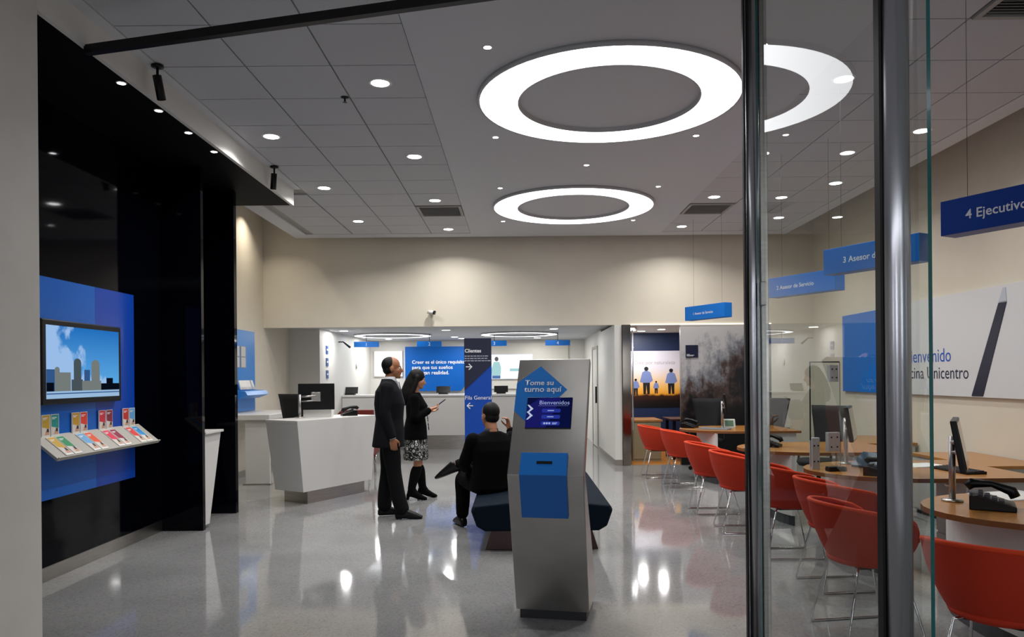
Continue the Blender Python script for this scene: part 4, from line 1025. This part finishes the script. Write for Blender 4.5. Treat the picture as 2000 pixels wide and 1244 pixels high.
# ================================================================== RED TUB CHAIRS
def tub_chair():
    t = thing('tub_chair', '', 'chair')
    # faces +X; back at -X
    n = 28; A = 2.45
    prof = []
    rings_o = []; rings_i = []
    th = 0.016
    def shell(off):
        rings = []
        for k in range(9):
            f = k / 8
            ring = []
            for i in range(n + 1):
                a = -A + 2 * A * i / n                          # 0 = back
                zt = 0.775 - 0.115 * (1 - math.cos(a * 0.55)) / (1 - math.cos(A * 0.55)) ** 1.0
                if abs(a) > 1.9: zt -= 0.10 * ((abs(a) - 1.9) / 0.55) ** 2
                rb = 0.205 + 0.0 * abs(a); rt = 0.315 + 0.02 * math.cos(a)
                g = math.sin(f * PI / 2) ** 0.85
                r = rb + (rt - rb) * (0.25 * f + 0.75 * g) - off
                z = 0.425 + (zt - 0.425) * f + (off if k == 0 else 0)
                ring.append(V((-math.cos(a) * r * 0.93, math.sin(a) * r, z)))
            rings.append(ring)
        return rings
    ro, ri = shell(0), shell(th)
    for r in ri:
        pass
    q = MB()
    q.loft(ro, 0, True, False, False); q.loft([r[::-1] for r in ri], 0, True, False, False)
    # rim, ends and bottom joins
    def strip(a, b):
        o = len(q.v); q.v += [tuple(p) for p in a] + [tuple(p) for p in b]; m_ = len(a)
        for i in range(m_ - 1):
            q.f.append([o + i, o + i + 1, o + m_ + i + 1, o + m_ + i]); q.m.append(0); q.s.append(False)
    strip(ro[-1], ri[-1])
    strip([r[0] for r in ri], [r[0] for r in ro]); strip([r[-1] for r in ro], [r[-1] for r in ri])
    q.build('shell', M_red, t)
    # rolled rim; its brighter red paints in the light caught on the edge
    MB().tube([(a + b) / 2 for a, b in zip(ro[-1], ri[-1])], 0.013, 8).build('rim_piping', mat('red_felt_lit', '#d63c0a', 0.8), t)
    MB().lathe([(0.02, 0.408), (0.17, 0.41), (0.208, 0.425), (0.215, 0.445), (0.20, 0.462), (0.02, 0.468)], n=32).build('seat', M_red, t)
    for s in (-1, 1):
        y = s * 0.20
        MB().tube([(-0.10, s * 0.10, 0.415), (-0.14, s * 0.15, 0.40), (-0.235, y, 0.025), (-0.23, y, 0.010), (-0.21, y, 0.008), (0.21, y, 0.008), (0.23, y, 0.010), (0.235, y, 0.025), (0.14, s * 0.15, 0.40), (0.10, s * 0.10, 0.415)], 0.0075, 8).build('sled_leg', M_chrome, t)
    MB().box(-0.11, 0.11, -0.13, 0.13, 0.398, 0.410).build('underseat_plate', M_darkmetal, t)
    return t
TC = tub_chair(); first = [True]
for x, y, rz, lab in [(2.12, 11.25, 0.0, 'red felt tub chair farthest back, by the photo wall desk'), (2.28, 10.30, 0.05, 'red felt tub chair second from the back, at the farthest desk'),
                      (2.18, 8.35, 0.0, 'red felt tub chair third from the back, far seat of the second desk'), (2.20, 7.35, -0.05, 'red felt tub chair left of the door post, near seat of the second desk'),
                      (2.28, 6.35, 0.0, 'red felt tub chair half hidden by the door post, far seat of the third desk'), (2.32, 5.40, 0.1, 'red felt tub chair behind the glass door, near seat of the third desk'),
                      (2.06, 4.45, 0.15, 'large red felt tub chair seen whole through the glass door'), (2.20, 3.42, 0.75, 'red felt tub chair at the right edge, nearest the camera')]:
    put(TC, first, (x, y, 0), lab, 'red tub chairs').rotation_euler = (0, 0, rz)
# ================================================================== PEOPLE
def spline(pts, rad, k=5):
    P_ = [V(p) for p in pts]; out = []; ro = []
    n = len(P_)
    for i in range(n - 1):
        p0 = P_[max(i - 1, 0)]; p1 = P_[i]; p2 = P_[i + 1]; p3 = P_[min(i + 2, n - 1)]
        for j in range(k):
            t_ = j / k
            out.append(0.5 * ((2 * p1) + (p2 - p0) * t_ + (2 * p0 - 5 * p1 + 4 * p2 - p3) * t_ ** 2 + (3 * p1 - p0 - 3 * p2 + p3) * t_ ** 3))
            ro.append(rad[i] + (rad[i + 1] - rad[i]) * (t_ * t_ * (3 - 2 * t_)))
    out.append(P_[-1]); ro.append(rad[-1])
    return out, ro
def limb(mb, pts, rad, n=14, k=5):
    p, r = spline(pts, rad, k)
    d0 = (p[0] - p[1]).normalized(); d1 = (p[-1] - p[-2]).normalized()
    p = [p[0] + d0 * r[0] * .8, p[0] + d0 * r[0] * .5] + p + [p[-1] + d1 * r[-1] * .5, p[-1] + d1 * r[-1] * .8]
    r = [r[0] * .35, r[0] * .8] + r + [r[-1] * .8, r[-1] * .35]
    mb.tube(p, r, n)
def torso(mb, rows, side, fwd, n=24, ex=2.4):
    """rows: (centre, half width, half depth)"""
    rings = []
    for c, hw, hd in rows:
        c = V(c); ring = []
        for i in range(n):
            a = 2 * PI * i / n; ca, sa = math.cos(a), math.sin(a)
            ring.append(c + side * hw * math.copysign(abs(ca) ** (2 / ex), ca) + fwd * hd * math.copysign(abs(sa) ** (2 / ex), sa))
        rings.append(ring)
    mb.loft(rings)
def remeshed(mb, name, m, parent, voxel=0.008, smooth=4):
    o = mb.build(name, m, None)
    r = o.modifiers.new('r', 'REMESH'); r.mode = 'VOXEL'; r.voxel_size = voxel; r.use_smooth_shade = True
    s = o.modifiers.new('s', 'SMOOTH'); s.factor = 0.5; s.iterations = smooth
    bpy.context.view_layer.update()
    dg = bpy.context.evaluated_depsgraph_get()
    me = bpy.data.meshes.new_from_object(o.evaluated_get(dg))
    old = o.data; o.modifiers.clear(); o.data = me; bpy.data.meshes.remove(old)
    me.name = name
    me.materials.clear(); me.materials.append(m)
    for p in me.polygons: p.use_smooth = True; p.material_index = 0
    o.parent = parent
    return o
def head(mb, c, f, u=V((0, 0, 1)), s=1.0):
    f = V(f).normalized(); l = V(u).cross(f).normalized(); u = f.cross(l).normalized(); ax = (f, l, u)
    def q(x, y, z): return V(c) + (f * x + l * y + u * z) * s
    E = lambda p, r: mb.ell(q(*p), [z * s for z in r], 16, 10, 0, ax)
    E((-0.012, 0, 0.030), (0.098, 0.077, 0.090)); E((0.022, 0, -0.035), (0.072, 0.062, 0.085)); E((0.036, 0, -0.085), (0.052, 0.046, 0.034))
    E((0.072, 0, -0.103), (0.020, 0.022, 0.016)); E((0.078, 0, 0.014), (0.016, 0.046, 0.012)); E((0.086, 0, -0.066), (0.013, 0.024, 0.011))
    for sg in (1, -1):
        E((-0.008, sg * 0.076, -0.015), (0.022, 0.009, 0.033)); E((0.055, sg * 0.036, -0.032), (0.025, 0.022, 0.020))
    mb.tube([q(0.082, 0, 0.010), q(0.100, 0, -0.020), q(0.112, 0, -0.036), q(0.094, 0, -0.046)], [0.009 * s, 0.011 * s, 0.014 * s, 0.010 * s], 10)
    return q
def eyes(q, parent, s=1.0):
    for sg in (1, -1):
        e = MB().ell(q(0.0735, sg * 0.031, -0.006), (0.013 * s,) * 3, 12, 8).build('eye', mat('eye_white', '#c9c4bd', 0.3), parent)
        MB().ell(q(0.084, sg * 0.031, -0.006), (0.0045 * s,) * 3, 10, 6).build('iris', mat('iris_brown', '#1d110a', 0.2), e)
def hand(mb, w_, d_, pn, thumb, curl=0.5, s=1.0):
    """w_ wrist, d_ direction of the fingers, pn palm normal, thumb = side the thumb is on"""
    d_ = V(d_).normalized(); pn = V(pn).normalized(); pn = (pn - d_ * pn.dot(d_)).normalized(); a = V(thumb); a = (a - d_ * a.dot(d_) - pn * a.dot(pn)).normalized()
    w_ = V(w_)
    mb.ell(w_ + d_ * 0.048 * s, (0.052 * s, 0.042 * s, 0.017 * s), 14, 10, 0, (d_, a, pn))
    limb(mb, [w_ - d_ * 0.03, w_ + d_ * 0.02], [0.026 * s, 0.026 * s], 12, 2)
    for k, (off, ln_) in enumerate([(0.031, 0.070), (0.010, 0.078), (-0.011, 0.073), (-0.031, 0.056)]):
        p = w_ + (d_ * 0.082 + a * off) * s; pts = [p - d_ * 0.02 * s, p]; ang = curl * 0.35; 
        for j in range(3):
            dv = d_ * math.cos(ang) + pn * math.sin(ang); p = p + dv * ln_ * s * (0.42, 0.33, 0.25)[j]; pts.append(p); ang += curl * 0.8
        limb(mb, pts, [0.0095 * s, 0.0095 * s, 0.0088 * s, 0.0082 * s, 0.007 * s], 8, 2)
    p = w_ + (d_ * 0.022 + a * 0.030) * s
    limb(mb, [p, p + (d_ * 0.025 + a * 0.024 + pn * 0.010) * s, p + (d_ * 0.052 + a * 0.030 + pn * 0.024 * (0.5 + curl)) * s, p + (d_ * 0.075 + a * 0.024 + pn * 0.034 * (0.5 + curl)) * s], [0.014 * s, 0.012 * s, 0.0105 * s, 0.008 * s], 8, 2)
def shoe(mb, ankle, fw, L=0.28, up=V((0, 0, 1)), heel=0.0):
    fw = V(fw).normalized(); sd = V(up).cross(fw).normalized(); a = V(ankle)
    rows = []
    for x, hw, z0, z1 in [(-0.075, 0.026, 0.012, 0.06), (-0.06, 0.036, 0.0, 0.085), (0.0, 0.042, 0.0, 0.125), (0.06, 0.045, 0.0, 0.098), (0.13, 0.047, 0.0, 0.066), (0.175, 0.042, 0.002, 0.042), (0.20, 0.028, 0.006, 0.030)]:
        k = L / 0.28; ring = []
        c = a + fw * x * k - V(up) * 0.08
        hz = heel * max(0, min(1, (0.10 - x) / 0.14))
        for i in range(12):
            q = 2 * PI * i / 12
            zz_ = (z0 + z1) / 2 + (z1 - z0) / 2 * math.copysign(abs(math.sin(q)) ** 0.6, math.sin(q))
            ring.append(c + sd * hw * math.copysign(abs(math.cos(q)) ** 0.8, math.cos(q)) + V(up) * (zz_ + hz))
        rows.append(ring)
    mb.loft(rows)
SKIN1 = mat('skin_tan', '#a06a4a', 0.5); SKIN2 = mat('skin_light', '#b9805f', 0.5)
HAIR = mat('black_hair', '#060504', 0.6, spec=0.25, bump=0.3, bscale=120, stretch=(1, 1, 0.2))
SUIT = mat('charcoal_suit', '#131418', 0.85, spec=0.15, noise=0.15, nscale=300); SUITB = mat('black_suit', '#050507', 0.9, spec=0.1)
TROU = mat('dark_trousers', '#0b0c0f', 0.85, spec=0.15); SHOE = mat('black_leather', '#040405', 0.35, spec=0.25)
SHIRT = mat('white_shirt', '#d5d8dd', 0.7)
X_, Y_, Z_ = V((1, 0, 0)), V((0, 1, 0)), V((0, 0, 1))

# ---- standing man in a dark suit, facing right (+X); his left is +Y
t = thing('person', 'standing man in a dark grey suit facing right beside the reception desk', 'person', (-1.40, 8.18, 0), 0.10)
hc = V((0.035, 0.0, 1.635))
b = MB(); q = head(b, hc, (1, 0.10, 0))
limb(b, [(0.0, 0, 1.40), (0.0, 0, 1.48), (0.02, 0, 1.57)], [0.075, 0.058, 0.056])
torso(b, [((0, 0, .84), .13, .09), ((0, 0, .95), .155, .105), ((0.0, 0, 1.08), .14, .09), ((0, 0, 1.25), .165, .105), ((0, 0, 1.38), .165, .085), ((0, 0, 1.45), .09, .06)], Y_, X_)
armR = [(-0.01, -0.185, 1.425), (-0.03, -0.215, 1.14), (0.045, -0.205, 0.88)]
armL = [(-0.01, 0.185, 1.425), (-0.02, 0.215, 1.14), (0.07, 0.20, 0.90)]
legR = [(0.0, -0.09, 0.92), (0.05, -0.09, 0.49), (0.12, -0.11, 0.09)]
legL = [(-0.01, 0.09, 0.92), (-0.03, 0.09, 0.49), (-0.085, 0.11, 0.09)]
for arm in (armR, armL): limb(b, arm, [0.048, 0.04, 0.028])
for leg in (legR, legL): limb(b, leg, [0.085, 0.055, 0.042])
hand(b, armR[2], (0.12, 0.02, -1), (0, 1, 0), (1, 0, 0), 0.7); hand(b, armL[2], (0.12, -0.02, -1), (0, -1, 0), (1, 0, 0), 0.7)
for leg, fw in ((legR, (1, -0.1, 0)), (legL, (1, 0.15, 0))): limb(b, [V(leg[2]), V(leg[2]) + V(fw) * 0.10 + V((0, 0, -0.045))], [0.034, 0.022])
remeshed(b, 'body', SKIN1, t, 0.007, 3)
eyes(q, t)
j = MB()
torso(j, [((-0.015, 0, .775), .21, .178), ((-0.015, 0, .80), .21, .175), ((-0.005, 0, .95), .20, .163), ((0.0, 0, 1.08), .185, .150), ((0.0, 0, 1.25), .205, .165), ((-0.01, 0, 1.38), .205, .140), ((-0.01, 0, 1.45), .17, .095), ((-0.01, 0, 1.49), .10, .080), ((-0.015, 0, 1.515), .075, .068)], Y_, X_)
for arm in (armR, armL):
    p = [V(a) for a in arm]; e = p[1].lerp(p[2], 0.93)
    limb(j, [p[0] + V((0, 0, 0.005)), p[0].lerp(p[1], .5), p[1], e], [0.072, 0.066, 0.058, 0.046])
remeshed(j, 'suit_jacket', SUIT, t, 0.009, 4)
j = MB(); j.lathe([(0.074, 1.475), (0.068, 1.50), (0.064, 1.538), (0.058, 1.538), (0.06, 1.48)], (0.012, 0, 0), 20)
j.prism([(0.075, -0.035, 1.49), (0.112, 0, 1.37), (0.075, 0.035, 1.49)], (0.012, 0, 0.004)); j.build('shirt_collar', SHIRT, t)
MB().prism([(0.100, -0.012, 1.48), (0.100, 0.012, 1.48), (0.156, 0.02, 1.25), (0.164, 0, 1.22), (0.156, -0.02, 1.25)], (0.008, 0, 0.002)).build('tie', mat('grey_blue_tie', '#3d4a63', 0.6), t)
for arm in (armR, armL):
    p = [V(a) for a in arm]; MB().tube([p[1].lerp(p[2], 0.90), p[1].lerp(p[2], 1.02)], 0.036, 14).build('shirt_cuff', SHIRT, t)
j = MB()
torso(j, [((0, 0, .80), .165, .115), ((0, 0, .90), .17, .12), ((0, 0, 1.0), .16, .11)], Y_, X_)
for leg in (legR, legL):
    p = [V(a) for a in leg]
    limb(j, [p[0], p[0].lerp(p[1], .5), p[1], p[1].lerp(p[2], .6), p[2] + V((0.015, 0, 0.01))], [0.112, 0.098, 0.082, 0.080, 0.078])
remeshed(j, 'trousers', TROU, t, 0.009, 4)
for leg, fw in ((legR, (1, -0.1, 0)), (legL, (1, 0.15, 0))):
    j = MB(); shoe(j, V(leg[2]) + V((0.02, 0, -0.008)), fw, 0.30); remeshed(j, 'shoe', SHOE, t, 0.006, 2)
j = MB()
j.ell(q(-0.030, 0, 0.034), (0.090, 0.080, 0.088), 18, 12, 0, (V((1, 0.1, 0)).normalized(), V((-0.1, 1, 0)).normalized(), Z_))
j.ell(q(-0.040, 0, -0.020), (0.066, 0.074, 0.060), 16, 10)
remeshed(j, 'hair', HAIR, t, 0.006, 3)

# ---- woman in a black cardigan with a phone, facing right
t = thing('person', 'woman with long black hair, black cardigan and patterned skirt looking at her phone', 'person', (-1.28, 9.40, 0), 0.12)
hc = V((0.03, 0, 1.505))
b = MB(); q = head(b, hc, (1, 0.0, -0.22), s=0.95)
limb(b, [(-0.01, 0, 1.28), (0.0, 0, 1.36), (0.018, 0, 1.44)], [0.06, 0.046, 0.045])
torso(b, [((0, 0, .74), .13, .10), ((-0.01, 0, .85), .165, .115), ((0.0, 0, 1.0), .13, .09), ((0.01, 0, 1.17), .145, .11), ((0, 0, 1.27), .145, .08), ((0, 0, 1.33), .08, .05)], Y_, X_)
armR = [(-0.01, -0.165, 1.28), (0.0, -0.195, 1.03), (0.19, -0.10, 1.13)]
armL = [(-0.01, 0.165, 1.28), (0.0, 0.195, 1.03), (0.18, 0.12, 1.10)]
legR = [(0.0, -0.085, 0.85), (0.02, -0.08, 0.46), (-0.055, -0.09, 0.12)]
legL = [(-0.01, 0.085, 0.85), (0.03, 0.08, 0.46), (0.075, 0.09, 0.12)]
for arm in (armR, armL): limb(b, arm, [0.042, 0.034, 0.024])
for leg in (legR, legL): limb(b, leg, [0.085, 0.052, 0.036])
hand(b, armR[2], (0.9, 0.35, 0.25), (0, 0.3, 1), (0, 1, 0.2), 0.8, 0.9); hand(b, armL[2], (0.9, -0.5, 0.05), (0, -0.3, 1), (0, -1, 0.2), 0.6, 0.9)
for leg in (legR, legL): limb(b, [V(leg[2]), V(leg[2]) + V((0.07, 0, -0.075))], [0.030, 0.018])
remeshed(b, 'body', SKIN2, t, 0.007, 3); eyes(q, t, 0.95)
j = MB()
torso(j, [((-0.01, 0, .755), .185, .155), ((-0.01, 0, .78), .185, .153), ((-0.005, 0, .90), .178, .142), ((0.0, 0, 1.03), .155, .118), ((0.015, 0, 1.17), .172, .138), ((0.0, 0, 1.26), .165, .10), ((-0.005, 0, 1.31), .12, .075), ((0, 0, 1.34), .07, .055)], Y_, X_)
for arm in (armR, armL):
    p = [V(a) for a in arm]; limb(j, [p[0], p[0].lerp(p[1], .5), p[1], p[1].lerp(p[2], .85)], [0.06, 0.056, 0.055, 0.042])
remeshed(j, 'cardigan', mat('black_knit', '#050608', 0.95, spec=0.1, bump=0.2, bscale=200), t, 0.009, 4)
def skirt_mat():
    m = bpy.data.materials.new('black_white_floral'); m.use_nodes = True; nt = m.node_tree; bs = nt.nodes['Principled BSDF']; bs.inputs['Roughness'].default_value = 0.8
    tc = nt.nodes.new('ShaderNodeTexCoord'); vo = nt.nodes.new('ShaderNodeTexVoronoi'); vo.inputs['Scale'].default_value = 17; nt.links.new(tc.outputs['Object'], vo.inputs['Vector'])
    cr = nt.nodes.new('ShaderNodeValToRGB'); e = cr.color_ramp.elements; cr.color_ramp.interpolation = 'CONSTANT'
    e[0].color = lin('#c9c9c4') + (1,); e[1].position = 0.34; e[1].color = lin('#08080a') + (1,)
    for pos, c in ((0.12, '#101012'), (0.2, '#c4c4c0'), (0.52, '#0a0a0c'), (0.6, '#b9b9b4'), (0.66, '#08080a')): z = e.new(pos); z.color = lin(c) + (1,)
    nt.links.new(vo.outputs['Distance'], cr.inputs[0]); nt.links.new(cr.outputs[0], bs.inputs['Base Color']); return m
j = MB(); rows = []
for z, hw, hd in [(0.50, .205, .150), (0.505, .208, .153), (0.62, .196, .15), (0.78, .178, .145), (0.95, .14, .108)]:
    rows.append([V((-0.005 + (hd + 0.010 * math.sin(9 * a) * (0.95 - z) * 2) * math.sin(a), (hw + 0.010 * math.sin(7 * a) * (0.95 - z) * 2) * math.cos(a), z)) for a in [2 * PI * i / 40 for i in range(40)]])
j.loft(rows); j.build('skirt', skirt_mat(), t)
MB().prism([(0.125, -0.05, 1.20), (0.125, 0.05, 1.20), (0.158, 0.03, 0.86), (0.158, -0.03, 0.86)], (0.012, 0, 0)).build('patterned_top', MATS.get('x') or bpy.data.materials['black_white_floral'], t)
for leg in (legR, legL):
    p = [V(a) for a in leg]; j = MB()
    limb(j, [p[1] + V((0, 0, -0.06)), p[1].lerp(p[2], .35), p[2] + V((0, 0, 0.03)), p[2] + V((0.01, 0, -0.01))], [0.060, 0.066, 0.050, 0.046])
    limb(j, [p[2] + V((0, 0, 0.02)), p[2] + V((0.06, 0, -0.055)), p[2] + V((0.10, 0, -0.085))], [0.046, 0.038, 0.026])
    shoe(j, p[2] + V((0.01, 0, -0.04)), (1, 0, 0), 0.25, heel=0.05)
    limb(j, [p[2] + V((-0.045, 0, -0.05)), p[2] + V((-0.05, 0, -0.105))], [0.024, 0.018], 10, 2)
    remeshed(j, 'boot', mat('black_suede', '#050506', 0.8, spec=0.1), t, 0.007, 3)
j = MB()
j.ell(q(-0.024, 0, 0.032), (0.104, 0.086, 0.098), 18, 12)
limb(j, [q(-0.06, 0, 0.02), q(-0.085, 0, -0.10), q(-0.10, 0, -0.22), q(-0.11, 0, -0.33)], [0.075, 0.082, 0.085, 0.055], 14)
for sg in (1, -1): limb(j, [q(-0.01, sg * 0.07, 0.03), q(-0.02, sg * 0.082, -0.08), q(-0.04, sg * 0.09, -0.20), q(-0.05, sg * 0.09, -0.28)], [0.035, 0.036, 0.036, 0.022], 10)
remeshed(j, 'hair', HAIR, t, 0.007, 3)
ph = thing('mobile_phone', 'dark mobile phone held in the standing woman\'s hands', 'phone', (-1.0, 9.40, 1.17), 0.12)
MB().obox((0, -0.035, 0.0), (0.10, 0, 0.075), (0, 0.07, 0), (-0.005, 0, 0.007)).build('casing', M_plastic, ph, 0.002)
MB().obox((-0.0048, -0.031, 0.0112), (0.092, 0, 0.069), (0, 0.062, 0), (-0.0004, 0, 0.0006)).build('screen', mat('phone_screen', '#1a2030', 0.1), ph)

# ---- seated man in a black suit, seen from behind; faces away and to the left
ang = math.radians(113)
t = thing('person', 'seated man in a black suit seen from behind on the blue bench', 'person', (-0.25, 7.25, 0.0), ang)
# local: +x forward, +y his left
def L(x, y, z): return V((x, y, z))
sc_ = 1.0
hc = L(0.05, 0, 1.155)
b = MB(); q = head(b, hc, (1, 0.25, -0.05))
limb(b, [L(-0.01, 0, .92), L(0.0, 0, 1.0), L(0.03, 0, 1.08)], [0.08, 0.06, 0.057])
torso(b, [(L(0.04, 0, .45), .16, .12), (L(0.03, 0, .54), .165, .115), (L(-0.01, 0, .68), .145, .10), (L(-0.02, 0, .82), .165, .105), (L(-0.015, 0, .93), .165, .085), (L(0, 0, .985), .09, .06)], Y_, X_)
armL = [L(-0.01, 0.195, .93), L(0.10, 0.25, .68), L(0.30, 0.12, .60)]
armR = [L(-0.01, -0.195, .93), L(0.06, -0.36, .80), L(0.16, -0.25, 1.00)]
legL = [L(0.06, 0.10, .49), L(0.48, 0.13, .49), L(0.50, 0.14, .10)]
legR = [L(0.06, -0.10, .50), L(0.44, -0.20, .63), L(0.50, 0.20, .63)]
for arm in (armR, armL): limb(b, arm, [0.048, 0.04, 0.028])
for leg in (legR, legL): limb(b, leg, [0.088, 0.058, 0.042])
hand(b, armR[2], (0.05, 0.15, 1), (0.0, 1, 0), (1, 0, 0), 0.9); hand(b, armL[2], (0.8, -0.5, -0.1), (0, 0, -1), (0, -1, 0), 0.5)
limb(b, [legL[2], legL[2] + L(0.10, 0, -0.05)], [0.034, 0.022]); limb(b, [legR[2], legR[2] + L(0.03, 0.07, -0.03)], [0.034, 0.024])
remeshed(b, 'body', SKIN1, t, 0.007, 3); eyes(q, t)
j = MB()
torso(j, [(L(0.02, 0, .445), .215, .165), (L(0.02, 0, .50), .215, .16), (L(0.0, 0, .60), .20, .145), (L(-0.02, 0, .70), .19, .132), (L(-0.02, 0, .82), .208, .138), (L(-0.02, 0, .91), .205, .112), (L(-0.012, 0, .965), .165, .085), (L(-0.005, 0, 1.0), .085, .07)], Y_, X_)
for arm in (armR, armL):
    p = [V(a) for a in arm]; limb(j, [p[0], p[0].lerp(p[1], .5), p[1], p[1].lerp(p[2], .92)], [0.074, 0.066, 0.060, 0.047])
remeshed(j, 'suit_jacket', SUITB, t, 0.009, 4)
MB().lathe([(0.074, .985), (0.068, 1.01), (0.064, 1.03), (0.058, 1.03), (0.06, .99)], (0.012, 0, 0), 20).build('shirt_collar', mat('dark_shirt', '#2a2c33', 0.7), t)
j = MB(); torso(j, [(L(0.05, 0, .44), .17, .14), (L(0.04, 0, .52), .175, .13), (L(0.02, 0, .60), .165, .115)], Y_, X_)
for leg in (legR, legL):
    p = [V(a) for a in leg]; limb(j, [p[0], p[0].lerp(p[1], .5), p[1], p[1].lerp(p[2], .5), p[1].lerp(p[2], .93)], [0.108, 0.10, 0.084, 0.074, 0.064])
remeshed(j, 'trousers', mat('black_trousers', '#050507', 0.9, spec=0.1), t, 0.009, 4)
j = MB(); shoe(j, legL[2] + L(0.01, 0, -0.015), (1, 0.0, 0), 0.30); remeshed(j, 'shoe', SHOE, t, 0.006, 2)
j = MB(); shoe(j, legR[2] + L(0.02, 0.03, 0.0), (0.45, 0.80, -0.35), 0.30, V((0.35, 0.16, 0.9)).normalized()); remeshed(j, 'shoe', SHOE, t, 0.006, 2)
j = MB(); fx = V((1, 0.25, 0)).normalized(); fy = V((-0.25, 1, 0)).normalized()
j.ell(q(-0.024, 0, 0.036), (0.095, 0.082, 0.092), 18, 12, 0, (fx, fy, Z_)); j.ell(q(-0.038, 0, -0.022), (0.068, 0.074, 0.062), 16, 10, 0, (fx, fy, Z_))
remeshed(j, 'hair', HAIR, t, 0.006, 3)
